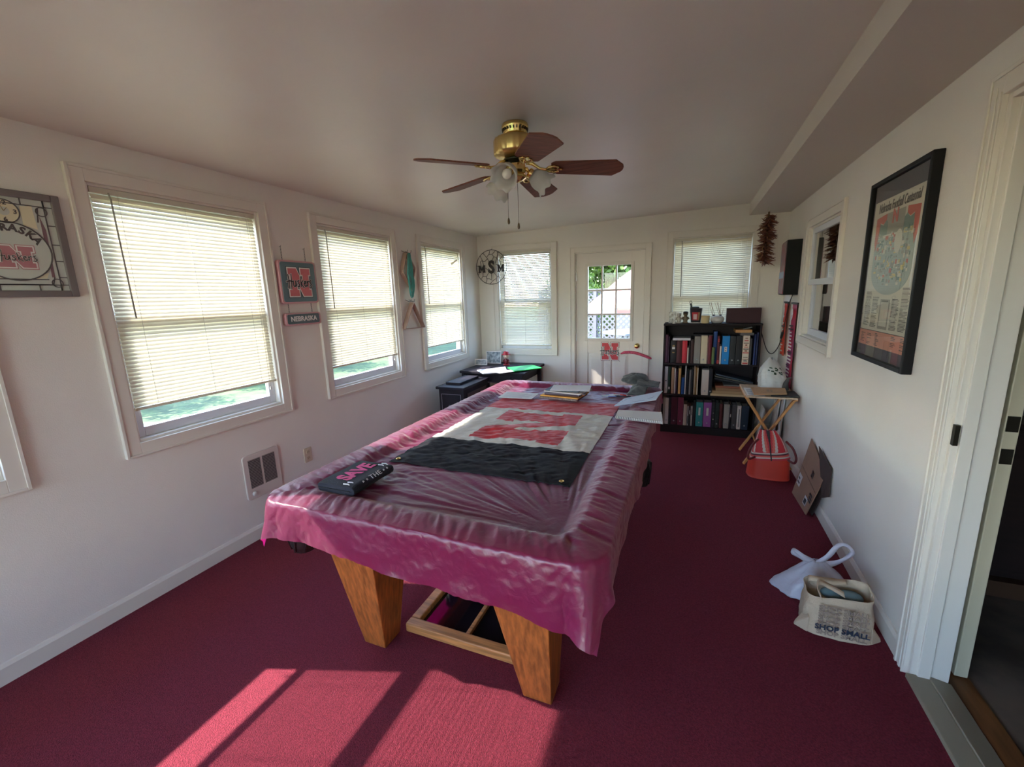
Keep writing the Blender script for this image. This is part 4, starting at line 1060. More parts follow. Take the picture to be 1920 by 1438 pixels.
# ------------------------------------------------------------------ right wall
def poster():
    y0,y1,z0,z1 = 2.31,2.955,1.172,2.062; D = .038
    t = thing('framed_poster', 'tall black framed football centennial poster on the right wall', 'poster', (.86,(y0+y1)/2,z0))
    blk = mat('poster_frame', rgb(15,15,17), .55, spec=.25); Mx = on_right(0,0,.882)
    U0,U1 = -y1,-y0; f = .020
    mb = MB(Mx); mb.box((U0,z0,0),(U0+f,z1,D)).box((U1-f,z0,0),(U1,z1,D)).box((U0+f,z0,0),(U1-f,z0+f,D)).box((U0+f,z1-f,0),(U1-f,z1,D)); mb.build('frame', blk, t, bevel=.003)
    MB(Mx).box((U0+f,z0+f,.006),(U1-f,z1-f,.018)).build('mat_board', mat('mat_grey', rgb(74,72,74), .7), t)
    u0,u1,v0,v1 = U0+.042,U1-.042,z0+.075,z1-.10
    W_,H_ = u1-u0,v1-v0
    prn = {'paper':0,'dark':1,'red':2,'teal':3,'grey':4,'pink':5,'yellow':6,'blue':7}
    cols = [mat('poster_paper', rgb(206,200,178), .6), mat('poster_ink', rgb(84,80,74), .7), mat('poster_red', rgb(190,84,66), .6), mat('poster_teal', rgb(96,124,112), .6), mat('poster_grey', rgb(150,146,132), .7), mat('poster_pink', rgb(206,142,116), .6), mat('poster_yellow', rgb(206,186,110), .6), mat('poster_blue', rgb(158,168,156), .6)]
    mb = MB(Mx); z = .019
    def R_(a,b,c_,d,k,zz=0): mb.box((u0+a*W_,v0+b*H_,z),(u0+c_*W_,v0+d*H_,z+.0006+zz*.0004), prn[k])
    R_(0,0,1,1,'paper')
    mb.m = Matrix.Identity(4)
    Mt = on_right(-(u0+W_*.5), v0+H_*.945, .882-z-.0016)
    mb.text('Nebraska Football Centennial', .062, Mt, prn['dark'], depth=.0004, offset=.0008, sx=.60, shear=.2)
    mb.text('N', .085, on_right(-(u0+W_*.48), v0+H_*.865, .882-z-.0018), prn['red'], depth=.0004, offset=.003, sx=1)
    mb.m = Mx
    R_(.30,.835,.66,.90,'grey',1)
    # stage curtains
    for s in (0,1):
        X = (lambda q: q) if s == 0 else (lambda q: 1-q)
        pts = [(.08,.885),(.30,.900),(.30,.86),(.24,.835),(.17,.85),(.155,.74),(.12,.66),(.085,.72)]
        pts = [(u0+X(a)*W_, v0+b*H_) for a,b in pts]
        if s == 1: pts = pts[::-1]
        mb.prism(pts[::-1], z+.0008, z+.0014, prn['red'])
        q = [(.17,.845),(.24,.83),(.30,.86),(.34,.84),(.34,.76),(.17,.76)]
        q = [(u0+X(a)*W_, v0+b*H_) for a,b in q]
        if s == 1: q = q[::-1]
        mb.prism(q[::-1], z+.0006, z+.0012, prn['teal'])
    R_(.34,.76,.66,.835,'grey',2)
    # crowd scene in a rounded bowl shape
    c_ = (u0+W_*.5, v0+H_*.60); mb.prism([(c_[0]+math.cos(PI+PI*i/24)*W_*.40, v0+H_*.52+math.sin(PI+PI*i/24)*H_*.16) for i in range(25)]+[(c_[0]+W_*.40,v0+H_*.74),(c_[0]-W_*.40,v0+H_*.74)], z+.0006, z+.0011, prn['blue'])
    rnd = random.Random(9)
    for i in range(260):
        a,b = rnd.uniform(.14,.82),rnd.uniform(.42,.75)
        if b < .5 and abs(a-.5) > .28: continue
        w_ = rnd.uniform(.015,.06); R_(a,b,a+w_,b+rnd.uniform(.008,.03),rnd.choice(['yellow','teal','grey','paper','grey','red','blue','paper','grey','blue']),rnd.choice([2,3,4]))
    mb.prism([(c_[0]+math.cos(2*PI*i/20)*W_*.07+W_*.1, v0+H_*.70+math.sin(2*PI*i/20)*H_*.075) for i in range(20)], z+.002, z+.0024, prn['paper'])
    # text columns
    for (a,b,top,bot) in ((.05,.19,.38,.135),(.22,.36,.34,.135),(.64,.78,.33,.13),(.81,.95,.40,.13)):
        y = top
        while y > bot:
            L_ = rnd.uniform(.75,1) if rnd.random() > .12 else .4
            R_(a,y,a+(b-a)*L_,y+.0042,'dark' if rnd.random() > .4 else 'grey',1); y -= .0085
    R_(.40,.13,.60,.33,'grey',1); R_(.42,.15,.58,.31,'paper',3); R_(.44,.315,.56,.322,'dark',4)
    R_(0,.0,1,.11,'pink',2); R_(0,.108,1,.112,'dark',3)
    for i in range(9):
        for a in (.05,.20,.38,.72,.90):
            if rnd.random() > .3: R_(a,.012+i*.010,a+rnd.uniform(.04,.10),.016+i*.010,'dark',4)
    mb.build('print', cols, t)
    MB(Mx).box((U0+f,z0+f,.0245),(U1-f,z1-f,.0265)).build('glazing', glass_mat('poster_glass', gloss=1.0), t)
    mb = MB(Mx)
    for u in (-2.80,-2.47): mb.box((u-.01,z1+.001,.0),(u+.01,z1+.012,.006))
    mb.build('hanger', hk, t)
poster()
# illuminated box picture (off) near the far end of the right wall, with its cord
t = thing('light_box_sign', 'deep black box picture with a red front on the right wall beside the bookcase', 'light box', (.83,4.85,1.49))
MB().box((.800,4.63,1.490),(.882,4.99,1.965)).build('box', mat('box_black', rgb(26,30,30), .5), t, bevel=.003) if False else None
mb = MB(); mb.hull8([(.768,4.645,1.490),(.882,4.635,1.490),(.882,5.02,1.490),(.790,5.02,1.490)],[(.768,4.645,1.972),(.882,4.635,1.972),(.882,5.02,1.972),(.790,5.02,1.972)]); mb.build('box', mat('box_black', rgb(13,15,15), .6, spec=.2), t, bevel=.003, fixn=True)
mb = MB(); mb.hull8([(.762,4.655,1.50),(.768,4.655,1.50),(.790,5.01,1.50),(.784,5.01,1.50)],[(.762,4.655,1.962),(.768,4.655,1.962),(.790,5.01,1.962),(.784,5.01,1.962)])
mb.build('front_panel', mat('box_front', rgb(150,52,64), .35, var=.6, vscale=9, col2=rgb(120,112,118)), t, fixn=True)
mb = MB(); mb.hull8([(.758,4.66,1.64),(.764,4.66,1.64),(.786,5.0,1.64),(.780,5.0,1.64)],[(.758,4.66,1.70),(.764,4.66,1.70),(.786,5.0,1.70),(.780,5.0,1.70)]); mb.build('pale_band', mat('box_band', rgb(140,160,186), .4), t, fixn=True)
mb = MB(); cp = [(.855,4.70,1.492),(.84,4.72,1.42),(.832,4.78,1.30),(.828,4.82,1.15),(.815,4.90,1.00),(.79,4.96,.925),(.765,5.0,.905),(.735,5.05,.94),(.705,5.08,1.03),(.680,5.10,1.13),(.684,5.10,1.20),(.690,5.14,1.17)]
def smooth_path(p, n=6):
    out = []; p = [Vector(q) for q in p]
    for i in range(len(p)-1):
        a = p[max(i-1,0)]; b = p[i]; c_ = p[i+1]; d = p[min(i+2,len(p)-1)]
        for k in range(n):
            t_ = k/n; out.append(.5*((2*b)+(c_-a)*t_+(2*a-5*b+4*c_-d)*t_*t_+(3*b-a-3*c_+d)*t_**3))
    out.append(p[-1]); return out
mb.tube(smooth_path(cp), .0042, 6); mb.tube([(.826,4.835,1.135),(.822,4.865,1.075)], .012, 8); mb.build('power_cord', black, t)
# hanging banners
def banner(name, label, y0, y1, x, zt, zb, base, seed, digits):
    t = thing(name, label, 'banner', (x,(y0+y1)/2,zb), 0, 'red banners below the light box')
    MB().box((x-.010,y0-.01,zt),(x+.006,y1+.01,zt+.018)).build('hanging_rod', black, t, bevel=.002)
    mb = MB()
    def fn(u, v):
        y = y0+(y1-y0)*u; return (x-.004-.007*math.sin(u*9+v*2), y, zb+(zt-zb)*v)
    mb.grid(fn, 24, 20, 0); mb.build('fabric', base, t, solid=.002)
    rnd = random.Random(seed); mb = MB(on_right(0,0,x-.018))
    zz = zt-.20
    while zz > zb+.03:
        w_ = rnd.uniform(.35,.8)*(y1-y0); yc_ = (y0+y1)/2+rnd.uniform(-.02,.02)
        mb.prism([(-yc_-w_/2,zz),(-yc_+w_/2,zz+.006),(-yc_+w_/2-.005,zz+.020),(-yc_-w_/2+.004,zz+.014)], 0, .0008, rnd.choice([0,0,1])); zz -= .030
    mb.m = Matrix.Identity(4); mb.text(digits, .13, on_right((y0+y1)/2, zt-.09, x-.0185), 0, offset=.004, sx=.8)
    mb.build('print', [logow, ink], t)
banner('red_banner', 'orange red banner in the corner, farther of the two below the light box', 4.88, 5.05, .862, 1.405, .90, mat('banner_orange', rgb(206,74,56), .6), 3, '2')
banner('red_banner', 'red and purple banner nearer the inside window, below the light box', 4.46, 4.70, .862, 1.405, .66, mat('banner_red', rgb(190,34,48), .6, var=.8, vscale=5, col2=rgb(120,60,110)), 5, '9')
# dried chilli string
def ristra():
    t = thing('chilli_ristra', 'string of dried dark red chillies hanging from the soffit', 'chilli string', (.635,4.86,1.74))
    MB().tube([(.622,4.86,2.30),(.622,4.86,2.262),(.630,4.86,2.25),(.640,4.86,2.262)], .003, 6).build('ceiling_hook', mat('clear_hook', rgb(196,190,180), .3), t)
    MB().tube([(.632,4.86,2.255),(.628,4.86,2.1),(.636,4.86,1.82)], .008, 6).build('twine', mat('twine', rgb(96,76,52), .9), t)
    rnd = random.Random(11); mb = MB()
    for i in range(260):
        z = 2.225-.43*i/260; a = rnd.uniform(0,2*PI); ce = Vector((.632+.012*math.sin(z*9),4.86,z)); L_ = rnd.uniform(.055,.105)*(1 if z < 2.18 else .6); dr = rnd.uniform(-.55,.25)
        d = Vector((math.cos(a),math.sin(a),dr)).normalized(); s_ = d.cross(Vector((0,0,1))).normalized(); cr = rnd.uniform(-.012,.012)
        pts = [ce+d*.008, ce+d*L_*.35+s_*cr*.4, ce+d*L_*.7+s_*cr+Vector((0,0,-.005)), ce+d*L_+s_*cr*1.8+Vector((0,0,-.012 if rnd.random() > .4 else .006))]
        mb.tube(pts, [.0065,.0085,.0055,.0012], 6, rnd.choice([0,0,0,1,1,2]))
    mb.build('chillies', [mat('chilli_dark', rgb(94,50,38), .4), mat('chilli_brown', rgb(124,74,54), .4), mat('chilli_husk', rgb(140,104,76), .6)], t)
ristra()
# ------------------------------------------------------------------ bookcase
KX0,KX1,KY0,KY1 = -.262,.668,4.955,5.255
def bookcase():
    m = mat('bookcase_wood', rgb(30,18,20), .6, spec=.25, var=.25, vscale=4, stretch=(1,1,8))
    t = thing('bookcase', 'dark three-shelf bookcase packed with binders under the far right window', 'bookcase', ((KX0+KX1)/2,(KY0+KY1)/2,0))
    for x in (KX0,KX1-.018): MB().box((x,KY0,0),(x+.018,KY1,1.192)).build('side_panel', m, t, bevel=.002)
    MB().box((KX0-.004,KY0-.006,1.192),(KX1+.004,KY1,1.212)).build('top', m, t, bevel=.003)
    MB().box((KX0+.018,KY1-.006,.0),(KX1-.018,KY1,1.192)).build('back_panel', m, t)
    for z in (.070,.425,.768): MB().box((KX0+.018,KY0+.002,z),(KX1-.018,KY1-.006,z+.018)).build('shelf', m, t, bevel=.0015)
    MB().box((KX0+.018,KY0+.012,.0),(KX1-.018,KY0+.026,.070)).build('kick_board', m, t)
bookcase()
S1,S2,S3 = .7868,.4438,.0888                          # shelf surfaces
def bx(cx): return KX0+.93*(cx-165)/(1845-165)
pagem = mat('pages', rgb(206,196,172), .8)
def book(name, label, cat, x0, x1, zb, h, col, group, y=None, d=.20, style='book', rough=.5, lean=0, txt=None, band=None):
    y = KY0+.020 if y is None else y
    t = thing(name, label, cat, ((x0+x1)/2, y+d/2, zb), 0, group)
    m_ = mat('spine_%d_%d_%d'%tuple(int(255*c) for c in col[:3]), col, rough, spec=.3)
    Mx = Matrix.Translation((x0,y,zb)) @ Matrix.Shear('XY',4,(0,0)) if False else Matrix.Translation((x0,y,zb)) @ Matrix(((1,0,lean,0),(0,1,0,0),(0,0,1,0),(0,0,0,1)))
    w = x1-x0; c = .0028
    if w < .012:
        MB(Mx).box((0,0,0),(w,d,h)).build('cover', m_, t, bevel=.0008); return t
    mb = MB(Mx); mb.box((0,.003,0),(c,d,h)); mb.box((w-c,.003,0),(w,d,h))
    n = 8; r = .004 if style == 'book' else .001
    pts = [(0,.003)]+[(w*i/n, .003-r*math.sin(PI*i/n)) for i in range(n+1)]+[(w,.003),(w,.006),(0,.006)]
    mb.prism([(p[0],p[1]) for p in pts[1:]], 0, h); mb.build('cover', m_, t, fixn=True)
    if style == 'book': MB(Mx).box((c,.008,.004),(w-c,d-.006,h-.004)).build('pages', pagem, t)
    else:
        MB(Mx).box((c+.002,.010,.006),(w-c-.002,d-.02,h-.012)).build('pages', paper, t)
        if w > .03: 
            q = MB(Mx); q.lathe([(.0045,0),(.008,0),(.008,.0015),(.0045,.0015)], (w/2,.0005,.045 if style == 'binder' else h*.5), 14, axis=(0,-1,0)); q.build('finger_ring', steel, t)
    if band:
        q = MB(Mx)
        for (a,b,ins,k) in band: q.box((w*ins,-.0022 if style == 'book' else -.0012,h*a),(w*(1-ins),0,h*b),k)
        q.build('spine_label', BANDM, t)
    if txt:
        q = MB(); mt = Mx @ basis((w/2,-.0028 if style == 'book' else -.0014,h*.5),(0,0,-1),(1,0,0),(0,-1,0)); q.text(txt, w*.62, mt, offset=.0006, depth=.0003); q.build('spine_text', ink, t)
    return t
BANDM = [mat('band_white', rgb(206,200,192), .6), mat('band_black', rgb(24,24,26), .5), mat('band_gold', rgb(150,120,60), .4), mat('band_red', rgb(180,44,40), .5), mat('band_brown', rgb(120,72,46), .6)]
G1,G2,G3 = 'books and binders on the top shelf of the bookcase','books and binders on the middle shelf of the bookcase','books and binders on the bottom shelf of the bookcase'
def zt(y): return 1.21-(y-455)/690*.425
def hz(y): return zt(y)-S1
# name, label, category, cx0, cx1, top pixel row, colour, style, extras
R1 = [('album','plum photo album standing at the far left end of the top shelf','album',198,250,640,(84,48,72),'book',{}),
('slim_book','thin dark purple book beside the plum album, top shelf','book',254,280,672,(58,36,60),'book',{}),
('book','black book with three pale round bands on its spine, top shelf','book',300,408,745,(30,26,28),'book',dict(band=[(.62,.72,.25,0),(.74,.80,.3,2),(.45,.49,.3,2)])),
('book','dark maroon book between the banded black book and the red one','book',412,508,752,(74,28,32),'book',{}),
('book','bright red book on the top shelf under the lying white book','book',512,602,745,(188,44,58),'book',{}),
('slim_book','thin white booklet next to the bright red book','book',606,630,862,(206,198,186),'book',{}),
('slim_book','narrow black book between white booklet and brown book, top shelf','book',634,660,742,(24,22,24),'book',{}),
('book','dark brown book left of the grey binder, top shelf','book',664,722,740,(58,32,32),'book',{}),
('binder','grey binder with a finger ring, near the middle of the top shelf','binder',728,838,668,(134,128,122),'binder',{}),
('binder','ivory binder beside the grey one on the top shelf','binder',844,956,655,(196,184,156),'binder',{}),
('slim_book','very thin pinkish booklet right of the ivory binder','book',960,972,690,(170,130,130),'book',{}),
('book','maroon book between ivory binder and blue and green spine','book',976,1034,655,(100,30,44),'book',{}),
('book','tall blue book standing behind the small green one','book',1062,1126,592,(44,76,134),'book',dict(y=KY0+.06)),
('book','dark red book with a bright red foot, top shelf','book',1128,1172,660,(84,28,36),'book',dict(band=[(.02,.14,.05,3),(.80,.84,.1,3),(.87,.90,.1,3)])),
('slim_book','thin white booklet leaning against the bright blue binder','book',1176,1206,832,(214,210,206),'book',{}),
('binder','bright blue binder with a black and white label, top shelf','binder',1212,1338,660,(8,122,190),'binder',dict(band=[(.44,.62,.32,0),(.47,.50,.42,1),(.55,.59,.42,1)])),
('binder','black binder immediately right of the bright blue one','binder',1346,1440,662,(30,32,34),'binder',{}),
('binder','second black binder, left of the cream patterned one','binder',1446,1546,662,(26,27,28),'binder',{}),
('binder','cream binder with a dark red and brown pattern on its spine','binder',1556,1668,655,(210,196,178),'binder',dict(band=[(.03,.08,.1,3),(.12,.15,.2,1),(.18,.20,.1,4),(.25,.27,.15,1),(.30,.32,.1,0),(.40,.43,.05,3),(.46,.50,.3,4),(.53,.56,.1,1),(.60,.62,.2,3),(.66,.70,.35,4),(.74,.76,.1,1),(.82,.85,.2,3),(.90,.93,.3,4)])),
('slim_book','dark grey magazine holder right of the cream patterned binder','book',1674,1712,700,(52,50,50),'book',{}),
('slim_book','navy book near the right end of the top shelf','book',1738,1770,625,(34,48,96),'book',{}),
('slim_book','tall dark blue folder at the far right end of the top shelf','folder',1774,1808,600,(24,34,72),'book',{})]
used = []
for n,l,c_,a,b,ty,col,st,ex in R1:
    book(n,l,c_,bx(a)+.0008,bx(b)-.0008,S1,hz(ty),rgb(*col),G1,style=st,**ex)
book('book','small green book standing before the tall blue one','book',bx(1042),bx(1090),S1,.18,rgb(84,104,62),G1,y=KY0+.004,d=.05)
# lying on the row
def lying(name, label, cat, x0, x1, z, h, col, y0=KY0+.01, y1=KY1-.05, tilt=0, group=None, pg=False):
    q = [(x0,y0),(x1,y0),(x1,y1),(x0,y1)]
    return slab(name, q, z, z+h, mat('lay_%d_%d_%d'%tuple(int(255*c) for c in col[:3]), col, .6), label, cat, group, zz=[0,tilt,tilt,0], bevel=.001)
lying('book','white book lying flat on top of the dark and red books','book',bx(335),bx(655),hz(745)+S1+.004,.026,rgb(204,200,204),tilt=-.0,group=G1)
lying('black_folder','thin black folder lying across the grey and ivory binders','folder',bx(700),bx(1055),zt(655)+.004,.006,rgb(34,34,38),group=G1)
lying('grey_box','flat grey box lying on the cream patterned binder','box',bx(1500),bx(1722),zt(655)+.005,.024,rgb(84,80,78),group=G1)
lying('tan_book','tan wooden coloured book lying on the flat grey box, top shelf','book',bx(1420),bx(1690),zt(655)+.031,.030,rgb(186,140,88),group=G1)
q = [(bx(1540),KY0+.03),(bx(1690),KY0+.02),(bx(1700),KY0+.12),(bx(1560),KY0+.12)]
slab('paper_sheet', q, zt(655)+.063, zt(655)+.065, paper, 'curled white paper slip lying on the tan book in the bookcase', 'paper', zz=[0,.020,.020,0])
def z2(y): return .785-(y-20)/540*.345
R2 = [('binder','pale grey binder with a black mark at the left of the middle shelf','binder',206,268,85,(188,182,186),'binder',dict(band=[(.46,.49,.28,1)])),
('book','dark green book with a pale foot, middle shelf','book',278,322,85,(28,56,44),'book',dict(band=[(.16,.25,.2,0)])),
('book','tan book beside the dark green one, middle shelf','book',338,388,95,(176,142,112),'book',{}),
('slim_book','thin white book between the tan and the dark purple ones','book',394,416,108,(212,200,190),'book',{}),
('book','dark purple book on the middle shelf','book',420,452,160,(58,34,60),'book',{}),
('book','ochre yellow book on the middle shelf','book',468,514,108,(200,154,92),'book',{}),
('book','short blue book on the middle shelf','book',528,582,265,(34,76,134),'book',{}),
('slim_book','leaning thin white folder right of the short blue book','folder',588,608,70,(212,206,200),'book',{}),
('book','black book behind the leaning white folder','book',622,658,150,(26,26,30),'book',{}),
('book','slim mid grey book among black ones, middle shelf','book',666,700,125,(128,124,120),'book',{}),
('book','black book left of the three cream and gold spines','book',704,744,120,(24,24,26),'book',{}),
('slim_book','first cream spine of the thin trio on the middle shelf','book',752,774,70,(190,168,136),'book',{}),
('slim_book','gold spine in the centre of the thin trio','book',778,800,82,(150,112,52),'book',{}),
('slim_book','last pale spine of the thin trio, middle shelf','book',806,828,92,(214,200,172),'book',{}),
('binder','thick cream white binder on the middle shelf','binder',892,1016,118,(206,192,176),'binder',{}),
('binder','black binder right of the thick cream white one','binder',1022,1082,100,(26,28,32),'binder',{})]
for n,l,c_,a,b,ty,col,st,ex in R2: book(n,l,c_,bx(a)+.0006,bx(b)-.0006,S2,z2(ty)-S2,rgb(*col),G2,style=st,**ex)
z = S2; sgl = 'binders lying in the right half of the middle shelf'
for (a,h,cl,lb,x1_) in ((1060,.026,(196,170,130),'cream tan binder lying lowest in the middle shelf pile',1650),(1090,.034,(170,138,96),'tan brown binder lying second in the middle shelf pile',1670),(1145,.030,(150,112,74),'brown binder lying third in the middle shelf pile',1680),(1140,.022,(150,84,54),'rust coloured binder on top of the flat binders, middle shelf',1690),(1280,.016,(112,112,110),'grey notebook lying on the rust coloured binder',1740)):
    lying('flat_binder', lb, 'binder', bx(a), bx(x1_), z+.0006, h-.002, rgb(*cl), group=sgl); z += h
for i,(cl,lb) in enumerate((((40,42,44),'lowest slanting dark folder in the middle shelf'),((86,84,74),'olive grey slanting folder in the middle shelf'),((52,70,84),'slate blue slanting folder, topmost in the middle shelf'))):
    zz_ = z+.055+.024*i; o = lying('slanting_folder', lb, 'folder', bx(1115+8*i), bx(1770), zz_, .012, rgb(*cl), tilt=-.056-.012*i, group=sgl)
def z3(y): return .09+(1100-y)/510*.33
R3 = [('binder','cream grey binder at the far left of the bottom shelf','binder',200,236,630,(176,166,158),'binder',{}),
('binder','white binder second from left on the bottom shelf','binder',240,304,632,(196,188,184),'binder',{}),
('binder','black binder between white and dark maroon ones, bottom shelf','binder',308,350,622,(26,25,30),'binder',{}),
('binder','wide dark maroon binder on the bottom shelf','binder',356,474,612,(70,24,38),'binder',{}),
('binder','plum red binder right of the dark maroon one','binder',482,584,615,(104,36,60),'binder',{}),
('book','short beige book beside the plum red binder','book',590,654,728,(176,156,140),'book',{}),
('magazine','black and white magazine spine, first of three','magazine',660,688,755,(150,144,142),'book',dict(band=[(.1,.5,.2,1)])),
('magazine','dark magazine spine in the middle of three','magazine',692,720,762,(44,42,44),'book',dict(band=[(.6,.8,.3,0)])),
('magazine','pale magazine spine, last of three before the black folder','magazine',726,758,755,(172,166,160),'book',dict(band=[(.55,.9,.35,1)])),
('binder','black folder left of the teal binder','folder',766,812,690,(24,24,26),'binder',{}),
('binder','teal green binder with a pink label on the bottom shelf','binder',820,946,678,(46,128,128),'binder',dict(band=[(.46,.78,.36,0)])),
('binder','orchid purple binder with a pink label on the bottom shelf','binder',956,1098,676,(142,76,142),'binder',dict(band=[(.46,.78,.36,0)])),
('binder','black binder right of the orchid purple one','binder',1106,1160,655,(28,30,34),'binder',dict(band=[(.3,.34,.3,0),(.55,.57,.3,0)])),
('binder','very dark green binder on the bottom shelf','binder',1166,1236,670,(28,36,32),'binder',{}),
('book','maroon book left of the pale grey binder, bottom shelf','book',1242,1298,682,(82,30,32),'book',{}),
('binder','pale grey binder towards the right of the bottom shelf','binder',1316,1412,690,(152,144,134),'binder',{}),
('book','narrow black book after the pale grey binder, bottom shelf','book',1420,1450,700,(24,24,26),'book',dict(band=[(.5,.62,.2,0)])),
('binder','charcoal grey binder on the bottom shelf','binder',1456,1538,692,(66,60,60),'binder',{}),
('book','white book with black vertical lettering on the bottom shelf','book',1546,1614,702,(206,198,186),'book',dict(txt='OUR FAMILY STORY'.replace('OUR FAMILY STORY','HOME PROJECT'))),
('binder','dark navy binder at the right end of the bottom shelf','binder',1622,1740,700,(26,38,52),'binder',{})]
for n,l,c_,a,b,ty,col,st,ex in R3:
    ex = dict(ex); ex.pop('txt', None)
    if n == 'book' and 'lettering' in l: ex['band'] = [(.10+.048*k,.10+.048*k+.030,.36,1) for k in range(16)]
    book(n,l,c_,bx(a)+.0006,bx(b)-.0006,S3,min(z3(ty)-S3,.325),rgb(*col),G3,style=st,**ex)
# ---- on top of the bookcase
TZ = 1.2126
def kx(cx): return bx(cx)
t = thing('photo_block', 'small glass photo block at the left end of the bookcase top', 'photo', (kx(300),5.08,TZ))
MB().box((kx(240),5.07,TZ),(kx(365),5.09,TZ+.12)).build('block', mat('clear_block', rgb(120,110,104), .1, var=.6, vscale=40, col2=rgb(196,190,186)), t, bevel=.004)
MB().box((kx(232),5.06,TZ),(kx(374),5.10,TZ+.014)).build('base', mat('grey_resin', rgb(150,144,138), .5), t, bevel=.002)
def figurine(label, cx_, y, s, m1, m2, cat='figurine'):
    t = thing('figurine', label, cat, (cx_,y,TZ), 0, 'small figurines on the bookcase')
    MB().lathe([(.001,TZ),(.030*s,TZ),(.032*s,TZ+.006),(.026*s,TZ+.012),(.018*s,TZ+.02),(.026*s,TZ+.04*s),(.024*s,TZ+.060*s),(.012*s,TZ+.075*s)], (cx_,y,0), 20).build('body', m1, t)
    mb = MB(); mb.ball((cx_,y,TZ+.092*s), .023*s, 0, 14); mb.lathe([(.026*s,TZ+.100*s),(.027*s,TZ+.106*s),(.018*s,TZ+.118*s),(.001,TZ+.121*s)], (cx_,y,0), 18, 1); mb.build('head', [m1,m2], t)
    for k in (-1,1): MB().tube([(cx_+k*.020*s,y,TZ+.066*s),(cx_+k*.034*s,y-.006,TZ+.05*s),(cx_+k*.020*s,y-.018*s,TZ+.040*s)], .006*s, 8).build('arm', m1, t)
pw = mat('porcelain', rgb(214,208,200), .3); pb = mat('resin_brown', rgb(104,88,66), .5); pb2 = mat('resin_dark', rgb(52,44,36), .5)
figurine('tiny white porcelain figurine leaning beside the photo block', kx(345), 4.985, .55, pw, pw)
figurine('pale angel-like figurine, taller than the tiny white one', kx(425), 5.06, .95, mat('stone_pale', rgb(186,176,160), .5), pw)
figurine('brown figurine with a dark hat left of the travel cup', kx(543), 5.05, 1.05, pb, pb2)
MB_ = MB().lathe([(.001,TZ),(.060,TZ),(.078,TZ+.008),(.080,TZ+.012),(.058,TZ+.004),(.001,TZ+.004)], (kx(720),5.06,0), 32).build('white_plate', pw); tag(MB_, 'small white dish under the dark tumbler on the bookcase', 'dish')
t = thing('tumbler', 'dark tumbler with a red picture and open lid on a white dish', 'tumbler', (kx(725),5.06,TZ+.006))
MB().lathe([(.001,TZ+.007),(.046,TZ+.007),(.048,TZ+.012),(.062,TZ+.155),(.064,TZ+.158),(.060,TZ+.158),(.046,TZ+.02),(.001,TZ+.018)], (kx(728),5.06,0), 32).build('cup', mat('tumbler_dark', rgb(48,48,56), .3), t)
mb = MB(basis((kx(728),5.06,0),(1,0,0),(0,1,0),(0,0,1)))
def dec(u, v):
    a = -PI/2+(u-.5)*1.5; z_ = .025+.085*v; r = .0485+(z_-.005)*.094+.0012; return (math.cos(a)*r, math.sin(a)*r, TZ+.007+z_)
mb.grid(dec, 16, 8, 0, kf=lambda u,v: 1 if (abs(u-.4) < .2 and abs(v-.45) < .28) else (2 if u > .75 else 0)); mb.build('printed_band', [mat('tumbler_red', rgb(176,36,48), .4), mat('tumbler_pale', rgb(196,160,160), .4), mat('tumbler_tan', rgb(160,120,84), .4)], t)
mb = MB(); mb.tube([(kx(640),5.06,TZ+.155),(kx(640),5.06,TZ+.185),(kx(625),5.06,TZ+.205)], .011, 10); mb.lathe([(.045,TZ+.158),(.046,TZ+.172),(.030,TZ+.176),(.001,TZ+.176)], (kx(700),5.06,0), 24); mb.build('lid', mat('tumbler_lid', rgb(60,64,66), .35), t)
mb = MB(); mb.tube([(kx(628)+.012*math.cos(2*PI*i/16),5.06,TZ+.222+.014*math.sin(2*PI*i/16)) for i in range(17)], .0035, 8); mb.build('carry_loop', mat('loop_clear', rgb(130,124,116), .3), t)
o = MB().lathe([(.001,TZ),(.040,TZ),(.042,TZ+.004),(.042,TZ+.078),(.040,TZ+.082),(.030,TZ+.080),(.001,TZ+.076)], (kx(897),5.03,0), 32).build('pillar_candle', mat('candle_wax', rgb(206,182,136), .5)); tag(o, 'stubby beige candle between the tumbler and the white bowl', 'candle')
t = thing('reed_diffuser', 'round white bowl holding thin brown reeds on the bookcase', 'diffuser', (kx(1105),5.04,TZ))
MB().lathe([(.001,TZ),(.040,TZ),(.060,TZ+.014),(.068,TZ+.036),(.062,TZ+.060),(.046,TZ+.074),(.038,TZ+.078),(.036,TZ+.074),(.001,TZ+.070)], (kx(1105),5.04,0), 40).build('bowl', mat('bowl_white', rgb(190,186,180), .4, var=.08, vscale=20), t)
reed = mat('reed', rgb(140,96,58), .7)
for (a,b) in ((1030,950),(1038,985),(1075,975),(1150,1045),(1158,1085),(1150,1150),(1165,1100),(1170,1200)):
    MB().tube([(kx(a),5.045,TZ+.062),(kx(b),5.05+.01*((a*7)%3-1),TZ+.062+(.155 if b != 1200 else .09))], .0018, 5).build('reed', reed, t)
for a in (1030,1150): MB().lathe([(.009,TZ+.070),(.011,TZ+.078),(.008,TZ+.088),(.001,TZ+.088)], (kx(a+8),5.045,0), 12).build('cork_opening', black, t)
o = MB().box((kx(1262),5.06,TZ),(kx(1835),5.14,TZ+.152)).build('keepsake_box', mat('box_maroon', rgb(60,28,34), .55, spec=.3), bevel=.003); tag(o, 'dark maroon upright box at the right end of the bookcase top', 'box')

